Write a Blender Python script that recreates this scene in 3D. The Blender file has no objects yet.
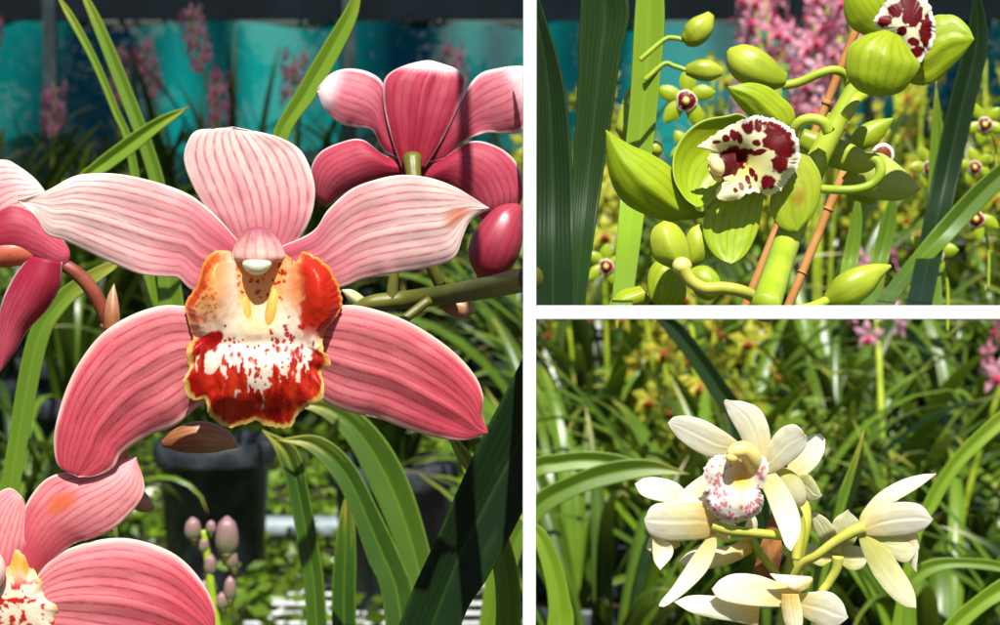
import bpy, math, random
import numpy as np
from mathutils import Vector, noise as mnoise

scene = bpy.context.scene
COL = scene.collection
rng = random.Random(7)

# ---------------------------------------------------------------- camera frame
F = 2400.0                                   # focal length in photo pixels (photo is 1000 x 625)
EYE = np.array([0.0, 0.0, 0.9])
PITCH = math.atan((312.5 - 95.0) / F)        # the horizon lies near row 95
RIGHT = np.array([1.0, 0, 0])
FWD = np.array([0, math.cos(PITCH), -math.sin(PITCH)])
UP = np.array([0, math.sin(PITCH), math.cos(PITCH)])

def P(px, py, D):
    px = np.asarray(px, float); py = np.asarray(py, float); D = np.asarray(D, float)
    return (EYE + RIGHT * ((px - 500) / F * D)[..., None]
            + UP * ((312.5 - py) / F * D)[..., None] + FWD * D[..., None])

def lin(r, g, b):
    f = lambda c: (c / 255 / 12.92) if c / 255 <= 0.04045 else ((c / 255 + 0.055) / 1.055) ** 2.4
    return np.array([f(r), f(g), f(b)])

# ---------------------------------------------------------------- small maths
def spline(pts, n, closed=False):
    p = np.asarray(pts, float)
    if closed:
        q = np.vstack([p[-1:], p, p[:2]])
    else:
        q = np.vstack([2 * p[0] - p[1], p, 2 * p[-1] - p[-2]])
    seg = len(q) - 3
    out = []
    for i in range(seg):
        t = np.linspace(0, 1, 24, endpoint=False)[:, None]
        a, b, c, d = q[i], q[i + 1], q[i + 2], q[i + 3]
        out.append(0.5 * ((2 * b) + (-a + c) * t + (2 * a - 5 * b + 4 * c - d) * t ** 2 + (-a + 3 * b - 3 * c + d) * t ** 3))
    out = np.vstack(out + [q[-2][None]])
    l = np.concatenate([[0], np.cumsum(np.linalg.norm(np.diff(out[:, :2], axis=0), axis=1))])
    s = np.linspace(0, l[-1], n, endpoint=not closed)
    return np.stack([np.interp(s, l, out[:, k]) for k in range(out.shape[1])], 1)

def vnoise(x, y, seed=0):
    x = np.asarray(x, float); y = np.asarray(y, float)
    xi = np.floor(x).astype(np.int64); yi = np.floor(y).astype(np.int64)
    fx = x - xi; fy = y - yi
    fx = fx * fx * (3 - 2 * fx); fy = fy * fy * (3 - 2 * fy)
    def h(a, b):
        n = (a * 374761393 + b * 668265263 + seed * 974634777) & 0xffffffff
        n = ((n ^ (n >> 13)) * 1274126177) & 0xffffffff
        return ((n ^ (n >> 16)) & 0xffff) / 65535.0
    return (h(xi, yi) * (1 - fx) + h(xi + 1, yi) * fx) * (1 - fy) + (h(xi, yi + 1) * (1 - fx) + h(xi + 1, yi + 1) * fx) * fy

def fbm(x, y, seed=0):
    return 0.55 * vnoise(x, y, seed) + 0.3 * vnoise(x * 2.1, y * 2.1, seed + 1) + 0.15 * vnoise(x * 4.3, y * 4.3, seed + 2)

def sstep(a, b, x):
    t = np.clip((x - a) / (b - a), 0, 1)
    return t * t * (3 - 2 * t)

def mixc(a, b, f):
    f = np.asarray(f)[..., None]
    return a * (1 - f) + b * f

def spots(X, Y, n, box, ra, seed, stretch=1.5, keep=None):
    """soft-edged irregular pigment spots"""
    g = np.random.default_rng(seed); m = np.zeros_like(X)
    wx = X + 1.6 * (fbm(X / 3.1 + 7, Y / 2.9, seed) - .5) * 2; wy = Y + 1.6 * (fbm(X / 2.7, Y / 3.3 + 5, seed + 3) - .5) * 2
    for i in range(n):
        x, y = g.uniform(box[0], box[2]), g.uniform(box[1], box[3])
        if keep is not None and not keep(x, y): continue
        a = g.uniform(*ra); s = g.uniform(1, stretch)
        m = np.maximum(m, sstep(1.25, .75, np.sqrt(((wx - x) / a) ** 2 + ((wy - y) / (a * s)) ** 2)))
    return m

# ---------------------------------------------------------------- objects
def tag(o, label=None, cat=None, group=None, kind=None):
    if label: o['label'] = label
    if cat: o['category'] = cat
    if group: o['group'] = group
    if kind: o['kind'] = kind
    return o

def thing(name, label, cat, loc=(0, 0, 0), group=None):
    o = bpy.data.objects.new(name, None); COL.objects.link(o)
    o.location = [float(c) for c in loc]
    o.empty_display_size = 0.02
    return tag(o, label, cat, group)

def origin(o):
    v = Vector((0, 0, 0))
    while o is not None:
        v += o.location; o = o.parent
    return np.array(v)

def mesh_data(name, V, faces, mat, uv=None, pig=None, smooth=True):
    me = bpy.data.meshes.new(name)
    V = np.asarray(V, np.float32)
    if isinstance(faces, np.ndarray):
        k = faces.shape[1]; nf = len(faces)
        me.vertices.add(len(V)); me.vertices.foreach_set('co', V.ravel())
        me.loops.add(nf * k); me.loops.foreach_set('vertex_index', faces.astype(np.int32).ravel())
        me.polygons.add(nf)
        me.polygons.foreach_set('loop_start', np.arange(0, nf * k, k, dtype=np.int32))
        me.update(calc_edges=True)
    else:
        me.from_pydata([tuple(v) for v in V.tolist()], [], faces); me.update()
    idx = np.empty(len(me.loops), np.int32); me.loops.foreach_get('vertex_index', idx)
    if uv is not None:
        ul = me.uv_layers.new(name='UVMap')
        ul.data.foreach_set('uv', np.asarray(uv, np.float32)[idx].ravel())
    if pig is not None:
        a = me.attributes.new('pig', 'FLOAT_COLOR', 'POINT')
        c = np.ones((len(V), 4), np.float32); c[:, :3] = pig
        a.data.foreach_set('color', c.ravel())
    if smooth:
        me.polygons.foreach_set('use_smooth', np.ones(len(me.polygons), bool))
    me.validate()
    if mat: me.materials.append(mat)
    return me

def obj(name, V, faces, mat, parent=None, uv=None, pig=None, smooth=True, thick=None):
    """world-space vertices; the object's own origin sits where its parent's does"""
    V = np.asarray(V, float)
    if parent is not None: V = V - origin(parent)
    o = bpy.data.objects.new(name, mesh_data(name, V, faces, mat, uv, pig, smooth))
    COL.objects.link(o)
    if parent is not None: o.parent = parent
    if thick:
        m = o.modifiers.new('thickness', 'SOLIDIFY'); m.thickness = thick; m.offset = 0
    return o

def gridfaces(a, b, wrap=False):
    i = np.arange(a - 1)[:, None]; j = np.arange(b if wrap else b - 1)[None, :]
    j2 = (j + 1) % b
    f = np.stack([i * b + j, i * b + j2, (i + 1) * b + j2, (i + 1) * b + j], -1)
    return f.reshape(-1, 4)

THICK = 0.00028

def sheet(name, parent, mat, L, R, D, base=0, tip=0, bow=0, cup=0, tilt=0, ruff=0, groove=0, n=(46, 26), pig=None, thick=THICK, seed=0, fold=0, curl=0, foot=0, rib=0):
    """a petal or leaf between its two long edges (base to tip), with real relief; relief in px towards the viewer"""
    Ls = spline(L, n[0]); Rs = spline(R, n[0])
    u = np.linspace(0, 1, n[0])[:, None]; v = np.linspace(-1, 1, n[1])[None, :]
    t = (v + 1) / 2
    X = Ls[:, :1] * (1 - t) + Rs[:, :1] * t
    Y = Ls[:, 1:2] * (1 - t) + Rs[:, 1:2] * t
    w = np.linalg.norm(Ls[:, :2] - Rs[:, :2], axis=1)[:, None]; wn = w / max(w.max(), 1e-6)
    rel = base + (tip - base) * u ** 1.5 + bow * 4 * u * (1 - u) + cup * (1 - v ** 2) * wn + tilt * v * wn + fold * (1 - np.abs(v)) * wn
    rel = rel + curl * np.abs(v) ** 4 * wn - groove * np.exp(-(v / 0.10) ** 2) * wn
    if ruff:
        rel = rel + ruff * np.abs(v) ** 2.5 * (fbm(u * 5 + 0 * v, np.sign(v) * 3 + 0 * u + seed, seed) - .5) * 2 * np.minimum(1, 4 * u)
    rel = rel + 1.2 * (fbm(u * 6 + seed, v * 2.2 + 0 * u, seed + 5) - .5) * min(1, w.max() / 60)
    rel = rel + rib * np.sin(v * 9.0 + 2.5 * fbm(u * 3 + seed, 0 * v, seed)) * wn * np.minimum(1, 5 * (1 - u))
    rel = rel + foot * (1 - u) ** 10
    S = D / F
    V = P(X, Y, D - rel * S).reshape(-1, 3)
    uv = np.stack([np.broadcast_to(u, X.shape), np.broadcast_to(t, X.shape)], -1).reshape(-1, 2)
    pg = None
    if pig is not None:
        pg = np.broadcast_to(np.asarray(pig, float), (len(V), 3)) if not callable(pig) else pig(X.ravel(), Y.ravel(), uv[:, 0], uv[:, 1])
    return obj(name, V, gridfaces(*n), mat, parent, uv, pg, thick=thick)

def disc(name, parent, mat, outline, c, D, relief, color, nr=60, nt=220, thick=THICK, jag=0.0, seed=0):
    """a lip: polar sheet inside a traced outline, relief(x,y,r,th) in px and pigment color(x,y,r,th)"""
    o = spline(outline, nt, closed=True); c = np.array(c, float)
    th = np.linspace(0, 2 * math.pi, nt, endpoint=False)
    if jag:
        d = o - c; d *= (1 + jag * (vnoise(np.arange(nt) * .55, np.zeros(nt), seed) - .5) * 2 / (np.linalg.norm(d, axis=1) / 60 + .3))[:, None]; o = c + d
    r = np.linspace(0.004, 1, nr)[:, None]
    X = c[0] + r * (o[:, 0] - c[0])[None]; Y = c[1] + r * (o[:, 1] - c[1])[None]
    T = np.broadcast_to(th[None], X.shape); Rr = np.broadcast_to(r, X.shape)
    rel = relief(X, Y, Rr, T)
    V = P(X, Y, D - rel * D / F).reshape(-1, 3)
    R0 = np.linalg.norm(o - c, axis=1)[None]
    edge = (1 - Rr) * R0                           # px from the rim
    pg = color(X, Y, Rr, T, edge).reshape(-1, 3)
    uv = np.stack([X / 100, -Y / 100], -1).reshape(-1, 2)
    f = gridfaces(nr, nt, wrap=True)
    return obj(name, V, f, mat, parent, uv, pg, thick=thick)

def tube(name, parent, mat, pts, radii, D, rel=None, n=40, k=16, pig=None, lobes=0, lobe_amp=0.0, flat=1.0):
    """stem, bud or stake: pts in px, radii in px, rel in px (towards viewer) per control point"""
    pts = [tuple(p) for p in pts]
    rel = rel if rel is not None else [0] * len(pts)
    C3 = np.array([[p[0], p[1], r, q] for p, r, q in zip(pts, rel, radii if len(radii) == len(pts) else [0] * len(pts))], float)
    s = spline(C3, n)
    if len(radii) != len(pts):
        s[:, 3] = np.interp(np.linspace(0, 1, n), np.linspace(0, 1, len(radii)), radii)
    S = D / F
    ctr = P(s[:, 0], s[:, 1], D - s[:, 2] * S)
    rad = np.maximum(s[:, 3], 0.05) * S
    tan = np.gradient(ctr, axis=0); tan /= np.linalg.norm(tan, axis=1)[:, None] + 1e-12
    a = np.cross(tan, np.broadcast_to(FWD, tan.shape)); a /= np.linalg.norm(a, axis=1)[:, None] + 1e-9
    b = np.cross(tan, a)
    ph = np.linspace(0, 2 * math.pi, k, endpoint=False)
    m = 1 + lobe_amp * (np.abs(np.sin(ph * lobes / 2 + .6)) - .5) if lobes else np.ones(k)
    V = ctr[:, None] + rad[:, None, None] * m[None, :, None] * (a[:, None] * np.cos(ph)[None, :, None] + flat * b[:, None] * np.sin(ph)[None, :, None])
    uu = np.broadcast_to(np.linspace(0, 1, n)[:, None], (n, k)); vv = np.broadcast_to(np.abs(np.linspace(-1, 1, k))[None], (n, k))
    V = V.reshape(-1, 3); uv = np.stack([uu, vv], -1).reshape(-1, 2)
    f = gridfaces(n, k, wrap=True)
    f = [tuple(q) for q in f.tolist()] + [tuple(range(k))[::-1], tuple(range((n - 1) * k, n * k))]
    pg = np.broadcast_to(np.asarray(pig, float), (len(V), 3)) if pig is not None else None
    return obj(name, V, f, mat, parent, uv, pg)

def blob(name, parent, mat, cx, cy, rx, ry, rz, D, rel=0, shape=None, pig=None, n=22, k=28, rot=0):
    a = np.linspace(0.02, math.pi - .02, n)[:, None]; p = np.linspace(0, 2 * math.pi, k, endpoint=False)[None]
    x = np.sin(a) * np.cos(p); z = np.sin(a) * np.sin(p); y = -np.cos(a) + 0 * p
    if shape: x, y, z = shape(x, y, z)
    X = rx * x; Y = ry * y
    if rot: X, Y = X * math.cos(rot) - Y * math.sin(rot), X * math.sin(rot) + Y * math.cos(rot)
    V = P(cx + X, cy + Y, D - (rel + rz * z) * D / F).reshape(-1, 3)
    uv = np.stack([(y + 1) / 2, (x + 1) / 2], -1).reshape(-1, 2)
    f = [tuple(q) for q in gridfaces(n, k, wrap=True).tolist()] + [tuple(range(k))[::-1], tuple(range((n - 1) * k, n * k))]
    pg = None
    if pig is not None:
        pg = pig(uv[:, 0], uv[:, 1]) if callable(pig) else np.broadcast_to(np.asarray(pig, float), (len(V), 3))
    return obj(name, V, f, mat, parent, uv, pg)

def LR(base, tip, W, bend=0, peak=0.55, w0=0.25, n=9):
    """long edges of a plain petal: base, tip, half width, sideways bend"""
    b = np.array(base, float); t = np.array(tip, float); d = t - b; l = np.linalg.norm(d); d /= l
    s = np.array([-d[1], d[0]])
    u = np.linspace(0, 1, n)
    e = math.log(.5) / math.log(peak)
    w = W * np.maximum(np.sin(math.pi * u ** e) ** .75, w0 * (1 - u) ** 1.2)
    w[-1] = W * 0.03
    m = b + d * (u * l)[:, None] + s * (bend * 4 * u * (1 - u))[:, None]
    return m - s * w[:, None], m + s * w[:, None]

# ---------------------------------------------------------------- materials
class NT:
    def __init__(self, name):
        self.m = bpy.data.materials.new(name); self.m.use_nodes = True
        self.t = self.m.node_tree; self.t.nodes.clear()
        self.out = self.t.nodes.new('ShaderNodeOutputMaterial')
    def n(self, typ, **kw):
        nd = self.t.nodes.new(typ)
        for k, v in kw.items(): setattr(nd, k, v)
        return nd
    def link(self, a, b): self.t.links.new(a, b)
    def put(self, sock, v):
        if hasattr(v, 'is_output') or isinstance(v, bpy.types.NodeSocket): self.link(v, sock)
        elif isinstance(v, (tuple, list, np.ndarray)): sock.default_value = [float(c) for c in v] + ([1.0] if len(v) == 3 and len(sock.default_value) == 4 else [])
        else: sock.default_value = v
    def math(self, op, a, b=0.0, clamp=False):
        nd = self.n('ShaderNodeMath', operation=op, use_clamp=clamp)
        self.put(nd.inputs[0], a); self.put(nd.inputs[1], b); return nd.outputs[0]
    def mix(self, f, a, b, mode='MIX'):
        nd = self.n('ShaderNodeMix', data_type='RGBA', blend_type=mode, clamp_factor=True)
        self.put(nd.inputs[0], f); self.put(nd.inputs[6], a); self.put(nd.inputs[7], b); return nd.outputs[2]
    def ss(self, x, a, b):
        nd = self.n('ShaderNodeMapRange', interpolation_type='SMOOTHSTEP')
        self.put(nd.inputs[0], x); nd.inputs[1].default_value = a; nd.inputs[2].default_value = b
        return nd.outputs[0]
    def noise(self, vec, scale, detail=2.0, rough=.5):
        nd = self.n('ShaderNodeTexNoise'); 
        if vec is not None: self.put(nd.inputs['Vector'], vec)
        nd.inputs['Scale'].default_value = scale; nd.inputs['Detail'].default_value = detail; nd.inputs['Roughness'].default_value = rough
        return nd.outputs[0]
    def scalevec(self, vec, s):
        nd = self.n('ShaderNodeVectorMath', operation='MULTIPLY'); self.put(nd.inputs[0], vec); nd.inputs[1].default_value = s
        return nd.outputs[0]
    def uv(self):
        tc = self.n('ShaderNodeTexCoord'); sp = self.n('ShaderNodeSeparateXYZ'); self.link(tc.outputs['UV'], sp.inputs[0])
        return tc, sp.outputs[0], sp.outputs[1]
    def attr(self, name):
        a = self.n('ShaderNodeAttribute'); a.attribute_name = name; return a.outputs['Color']
    def finish(self, col, trans=0.35, tcol=None, rough=.45, spec=.35, bump=None, bstr=.3, bdist=.0004, coat=0.0):
        p = self.n('ShaderNodeBsdfPrincipled')
        self.put(p.inputs['Base Color'], col); self.put(p.inputs['Roughness'], rough); p.inputs['Specular IOR Level'].default_value = spec
        if coat: p.inputs['Coat Weight'].default_value = coat; p.inputs['Coat Roughness'].default_value = .25
        nrm = None
        if bump is not None:
            b = self.n('ShaderNodeBump'); b.inputs['Strength'].default_value = bstr; b.inputs['Distance'].default_value = bdist
            self.put(b.inputs['Height'], bump); nrm = b.outputs[0]; self.link(nrm, p.inputs['Normal'])
        if trans > 0:
            tr = self.n('ShaderNodeBsdfTranslucent'); self.put(tr.inputs[0], tcol if tcol is not None else col)
            mx = self.n('ShaderNodeMixShader'); mx.inputs[0].default_value = trans
            self.link(p.outputs[0], mx.inputs[1]); self.link(tr.outputs[0], mx.inputs[2]); self.link(mx.outputs[0], self.out.inputs[0])
        else:
            self.link(p.outputs[0], self.out.inputs[0])
        return self.m

def petal_mat(name, base, tip, vein, nv=11, vs=.6, margin=None, mw=.1, stain=None, stain_pos=(0.85, 0.5), mid=None, trans=.4, rough=.5, spec=.3, speck=.35, wob=.03, root=None, vfade=(0.75, 1.0), tipc=None, glow=None):
    """petal skin: colour from base to tip, fine lengthwise veins, pale margin, speckled cells"""
    T = NT(name); tc, U, V = T.uv()
    w = T.math('MULTIPLY', T.math('ABSOLUTE', T.math('SUBTRACT', V, .5)), 2)
    st = T.scalevec(tc.outputs['UV'], (3, 6, 1))
    n1 = T.noise(st, 1.6, 3)
    n0 = T.noise(T.scalevec(tc.outputs['UV'], (.7, 5, 1)), 1.0, 1)
    Vw = T.math('ADD', V, T.math('ADD', T.math('MULTIPLY', T.math('SUBTRACT', n1, .5), wob), T.math('MULTIPLY', T.math('SUBTRACT', n0, .5), .05)))
    col = T.mix(T.ss(T.math('ADD', U, T.math('MULTIPLY', T.math('SUBTRACT', n1, .5), .5)), .1, .85), base, tip)
    if mid is not None:
        col = T.mix(T.math('MULTIPLY', T.ss(w, .55, .0), .7), col, mid)
    sn = T.math('ADD', T.math('MULTIPLY', T.math('SINE', T.math('MULTIPLY', Vw, nv * 2 * math.pi)), .5), .5)
    vm = T.math('POWER', sn, 4.0)
    n2 = T.noise(T.scalevec(tc.outputs['UV'], (9, 30, 1)), 2.0, 3)
    fade = T.math('MULTIPLY', T.ss(U, vfade[1], vfade[0]), T.ss(w, 1.0, .86))
    vm = T.math('MULTIPLY', T.math('MULTIPLY', vm, fade), T.math('MULTIPLY', T.ss(n2, .22, .62), vs))
    col = T.mix(vm, col, vein)
    n3 = T.noise(T.scalevec(tc.outputs['UV'], (95, 70, 1)), 1.6, 3, .7)
    col = T.mix(T.math('MULTIPLY', T.ss(n3, .5, .72), speck * .6), col, vein)
    col = T.mix(T.math('MULTIPLY', T.ss(n3, .46, .3), speck * .35), col, T.mix(.6, col, (1, 1, 1)))
    n5 = T.noise(T.scalevec(tc.outputs['UV'], (4, 3.2, 1)), 1.3, 4, .65)
    col = T.mix(T.math('MULTIPLY', T.ss(n5, .48, .72), .22), col, vein)
    if root is not None: col = T.mix(T.math('MULTIPLY', T.ss(U, .4, .0), .85), col, root)
    if tipc is not None: col = T.mix(T.ss(T.math('ADD', U, T.math('MULTIPLY', T.math('SUBTRACT', n2, .5), .12)), .70, .84), col, tipc)
    if margin is not None:
        col = T.mix(T.ss(T.math('ADD', w, T.math('MULTIPLY', T.math('SUBTRACT', n1, .5), mw * 1.2)), 1 - mw, 1.0), col, margin)
    if stain is not None:
        du = T.math('DIVIDE', T.math('SUBTRACT', U, stain_pos[0]), .11); dv = T.math('DIVIDE', T.math('SUBTRACT', Vw, stain_pos[1]), .16)
        d = T.math('ADD', T.math('MULTIPLY', du, du), T.math('MULTIPLY', dv, dv))
        col = T.mix(T.math('MULTIPLY', T.ss(T.math('ADD', d, T.math('MULTIPLY', n2, 1.0)), 1.7, .4), .85), col, stain)
    tcol = T.mix(.5, col, glow if glow is not None else T.mix(1.0, col, col, 'MULTIPLY'))
    bump = T.math('SUBTRACT', T.math('MULTIPLY', n3, .8), T.math('MULTIPLY', sn, .3))
    return T.finish(col, trans, tcol, rough, spec, bump, .22, .00012)

def pig_mat(name, trans=.3, rough=.45, spec=.35, bs=.3, sc=1500, coat=0.0):
    T = NT(name); c = T.attr('pig'); tc = T.n('ShaderNodeTexCoord')
    nz = T.noise(tc.outputs['Object'], sc, 3)
    col = T.mix(T.math('MULTIPLY', T.ss(nz, .45, .75), .25), c, T.mix(1.0, c, c, 'MULTIPLY'))
    return T.finish(col, trans, None, rough, spec, nz, bs, .0004, coat)

def leaf_mat(name, dark, light, trans=.3, rough=.36, spec=.5, stripes=9, tipc=None, scale=1.0):
    """strap leaf: tone attribute mixes dark and light green, fine parallel veins, a midrib crease, a worn tip"""
    T = NT(name); tc, U, V = T.uv()
    tone = T.n('ShaderNodeSeparateColor'); T.link(T.attr('pig'), tone.inputs[0])
    n1 = T.noise(T.scalevec(tc.outputs['UV'], (5, 2, 1)), 2.0, 3)
    n2 = T.noise(tc.outputs['Object'], 14 * scale, 3)
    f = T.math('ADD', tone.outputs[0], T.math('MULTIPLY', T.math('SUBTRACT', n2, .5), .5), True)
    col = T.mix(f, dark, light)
    sn = T.math('ADD', T.math('MULTIPLY', T.math('SINE', T.math('MULTIPLY', V, stripes * 2 * math.pi)), .5), .5)
    col = T.mix(T.math('MULTIPLY', T.math('POWER', sn, 2.0), .16), col, T.mix(1.0, col, (.45, .55, .4), 'MULTIPLY'))
    w = T.math('MULTIPLY', T.math('ABSOLUTE', T.math('SUBTRACT', V, .5)), 2)
    col = T.mix(T.math('MULTIPLY', T.ss(w, .10, .0), .35), col, light)
    if tipc is not None:
        col = T.mix(T.math('MULTIPLY', T.ss(T.math('ADD', U, T.math('MULTIPLY', n1, .25)), .98, 1.16), .9), col, tipc)
    col = T.mix(T.math('MULTIPLY', T.ss(n1, .62, .8), .3), col, light)
    n4 = T.noise(T.scalevec(tc.outputs['UV'], (40, 9, 1)), 2.0, 4, .7)
    col = T.mix(T.math('MULTIPLY', T.ss(n4, .66, .74), .6), col, (.16, .12, .04))
    col = T.mix(T.math('MULTIPLY', T.ss(T.math('ADD', w, T.math('MULTIPLY', n4, .25)), 1.02, 1.16), .5), col, light)
    tcol = T.mix(.6, col, (.26, .38, .02))
    return T.finish(col, trans, tcol, T.math('ADD', rough, T.math('MULTIPLY', n1, .15)), spec, sn, .12, .0005)

def ell(X, Y, cx, cy, a, b, rot, n, k=.35):
    c, s = math.cos(rot), math.sin(rot); dx, dy = X - cx, Y - cy
    return sstep(1.12, .9, np.sqrt(((dx * c + dy * s) / a) ** 2 + ((-dx * s + dy * c) / b) ** 2) + k * (n - .5) * 2)
# ================================================================ materials
M = {}
M['pink_pale'] = petal_mat('pink_pale_petal', lin(238, 162, 166), lin(252, 236, 228), lin(208, 58, 86), nv=12, vs=.68, margin=lin(250, 240, 232), mw=.10, trans=.42, speck=.75, root=lin(214, 92, 118))
M['pink_pale_stain'] = petal_mat('pink_stained_petal', lin(238, 160, 164), lin(252, 234, 226), lin(208, 58, 86), nv=12, vs=.68, margin=lin(250, 240, 232), mw=.10, trans=.42, speck=.75, stain=lin(214, 112, 52), stain_pos=(.83, .55), root=lin(214, 92, 118))
M['pink_deep'] = petal_mat('pink_deep_sepal', lin(238, 146, 150), lin(216, 84, 98), lin(176, 24, 60), nv=12, vs=.75, margin=lin(250, 220, 208), mw=.15, trans=.42, speck=.75, vfade=(.88, 1.05))
M['pink_mid'] = petal_mat('pink_mid_petal', lin(226, 110, 120), lin(240, 172, 172), lin(196, 44, 72), nv=10, vs=.65, margin=lin(250, 226, 214), mw=.10, trans=.42, speck=.7, stain=lin(226, 110, 50), stain_pos=(.45, .35), root=lin(214, 80, 92))
M['pink_back'] = petal_mat('pink_back_petal', lin(180, 50, 78), lin(236, 140, 154), lin(150, 24, 54), nv=8, vs=.5, margin=lin(252, 240, 240), mw=.16, trans=.45, speck=.4, tipc=lin(250, 232, 236))  # white margin and tip are backlit rims painted into the petal
M['pink_back_deep'] = petal_mat('pink_back_sepal', lin(176, 40, 66), lin(214, 92, 112), lin(150, 24, 50), nv=9, vs=.55, margin=lin(250, 232, 236), mw=.10, trans=.4, speck=.3)
M['pink_back_top'] = petal_mat('pink_back_rim_light', lin(170, 36, 60), lin(200, 74, 96), lin(140, 20, 44), nv=9, vs=.6, margin=lin(250, 232, 236), mw=.08, trans=.4, speck=.3, tipc=lin(250, 240, 244))  # bright upper rim of the sepal: light put into the tip colour
M['lip'] = pig_mat('lip_skin', .34, .36, .4, .2, 1400)
M['lip_soft'] = pig_mat('lip_soft_skin', .36, .45, .3, .12, 1400)
M['wax'] = pig_mat('waxy_tissue', .2, .3, .5, .15, 900, .2)
M['column_pink'] = petal_mat('column_pink', lin(176, 92, 110), lin(236, 190, 176), lin(170, 60, 92), nv=5, vs=.5, trans=.4, rough=.5, spec=.3, speck=.3)
M['green'] = petal_mat('green_petal', lin(186, 200, 40), lin(178, 204, 34), lin(116, 146, 12), nv=7, vs=.4, margin=lin(200, 214, 96), mw=.07, trans=.44, rough=.36, spec=.45, speck=.18, vfade=(.9, 1.05))
M['green_blush'] = petal_mat('green_blushed_petal', lin(190, 200, 52), lin(178, 198, 44), lin(120, 146, 16), nv=7, vs=.28, margin=lin(204, 216, 110), mw=.07, trans=.44, rough=.36, spec=.45, speck=.18, stain=lin(176, 140, 40), stain_pos=(.55, .45), vfade=(.9, 1.05))
M['green_bud'] = petal_mat('green_bud_skin', lin(150, 166, 32), lin(184, 196, 56), lin(120, 144, 20), nv=9, vs=.16, trans=.22, rough=.33, spec=.5, speck=.2, vfade=(.95, 1.1))
M['white'] = petal_mat('cream_petal', lin(242, 238, 202), lin(249, 250, 243), lin(220, 204, 140), nv=8, vs=.10, margin=lin(246, 244, 230), mw=.08, trans=.5, rough=.55, spec=.25, speck=.08, root=lin(236, 214, 136), glow=lin(246, 232, 150))
M['white_warm'] = petal_mat('cream_warm_petal', lin(240, 230, 172), lin(248, 248, 236), lin(206, 160, 90), nv=8, vs=.10, margin=lin(246, 240, 220), mw=.08, trans=.5, rough=.55, spec=.25, speck=.08, root=lin(234, 200, 108), glow=lin(246, 232, 150))
M['white_green'] = petal_mat('cream_greenish_petal', lin(196, 196, 110), lin(232, 232, 200), lin(170, 180, 90), nv=8, vs=.10, margin=lin(240, 240, 214), mw=.07, trans=.5, rough=.55, spec=.25, speck=.08, glow=lin(246, 232, 150))
M['green_pale'] = petal_mat('pale_green_petal', lin(200, 206, 96), lin(208, 216, 116), lin(150, 170, 50), nv=8, vs=.25, margin=lin(214, 222, 150), mw=.07, trans=.44, rough=.42, spec=.35, speck=.2)
M['bud_brown'] = petal_mat('brown_bud_skin', lin(150, 90, 54), lin(186, 140, 104), lin(84, 34, 24), nv=8, vs=.4, trans=.12, rough=.32, spec=.5, speck=.3)
M['bud_pink'] = petal_mat('pink_bud_skin', lin(176, 60, 78), lin(150, 40, 60), lin(110, 16, 36), nv=8, vs=.4, trans=.2, rough=.32, spec=.5, speck=.3)
M['bud_pale'] = petal_mat('pale_bud_skin', lin(96, 110, 66), lin(150, 112, 112), lin(92, 56, 60), nv=8, vs=.35, trans=.2, rough=.4, spec=.4, speck=.3)

def stem_mat(name, a, b, rough=.36, sc=60):
    T = NT(name); tc, U, V = T.uv()
    n = T.noise(tc.outputs['Object'], sc, 3); n2 = T.noise(T.scalevec(tc.outputs['UV'], (2, 30, 1)), 3, 2)
    col = T.mix(T.ss(T.math('ADD', n, T.math('MULTIPLY', T.math('SUBTRACT', n2, .5), .5)), .35, .7), a, b)
    return T.finish(col, .1, None, rough, .5, n2, .2, .0004)
M['stem_red'] = stem_mat('stem_reddish', lin(120, 46, 34), lin(150, 84, 60))
M['stem_olive'] = stem_mat('stem_olive', lin(78, 80, 22), lin(112, 110, 40))
M['stem_green'] = stem_mat('stem_yellow_green', lin(140, 166, 30), lin(180, 194, 60))
M['stem_yellow'] = stem_mat('stem_pale_yellow_green', lin(168, 176, 50), lin(198, 196, 90))
M['stake'] = stem_mat('bamboo_stake', lin(176, 116, 52), lin(206, 150, 84), .55)
M['sheath'] = stem_mat('dry_sheath', lin(84, 46, 18), lin(170, 116, 50), .6, 160)

GREEN_D, GREEN_L, GREEN_Y = lin(26, 64, 16), lin(96, 146, 36), lin(168, 176, 60)
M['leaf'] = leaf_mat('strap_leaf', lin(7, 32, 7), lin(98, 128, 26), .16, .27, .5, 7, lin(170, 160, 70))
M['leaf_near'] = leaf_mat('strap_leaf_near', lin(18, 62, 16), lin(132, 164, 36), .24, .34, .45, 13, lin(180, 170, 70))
M['leaf_dark'] = leaf_mat('strap_leaf_dark', lin(8, 30, 6), lin(44, 76, 14), .08, .46, .22, 10, None)  # for leaves in shade; the shade is put into this darker green
M['blossom'] = pig_mat('small_blossom', .35, .5, .3, .1, 300)

# ================================================================ the large pink flower
D0 = .600
def pt(z, d=D0): return P(z[0], z[1], d)

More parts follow.
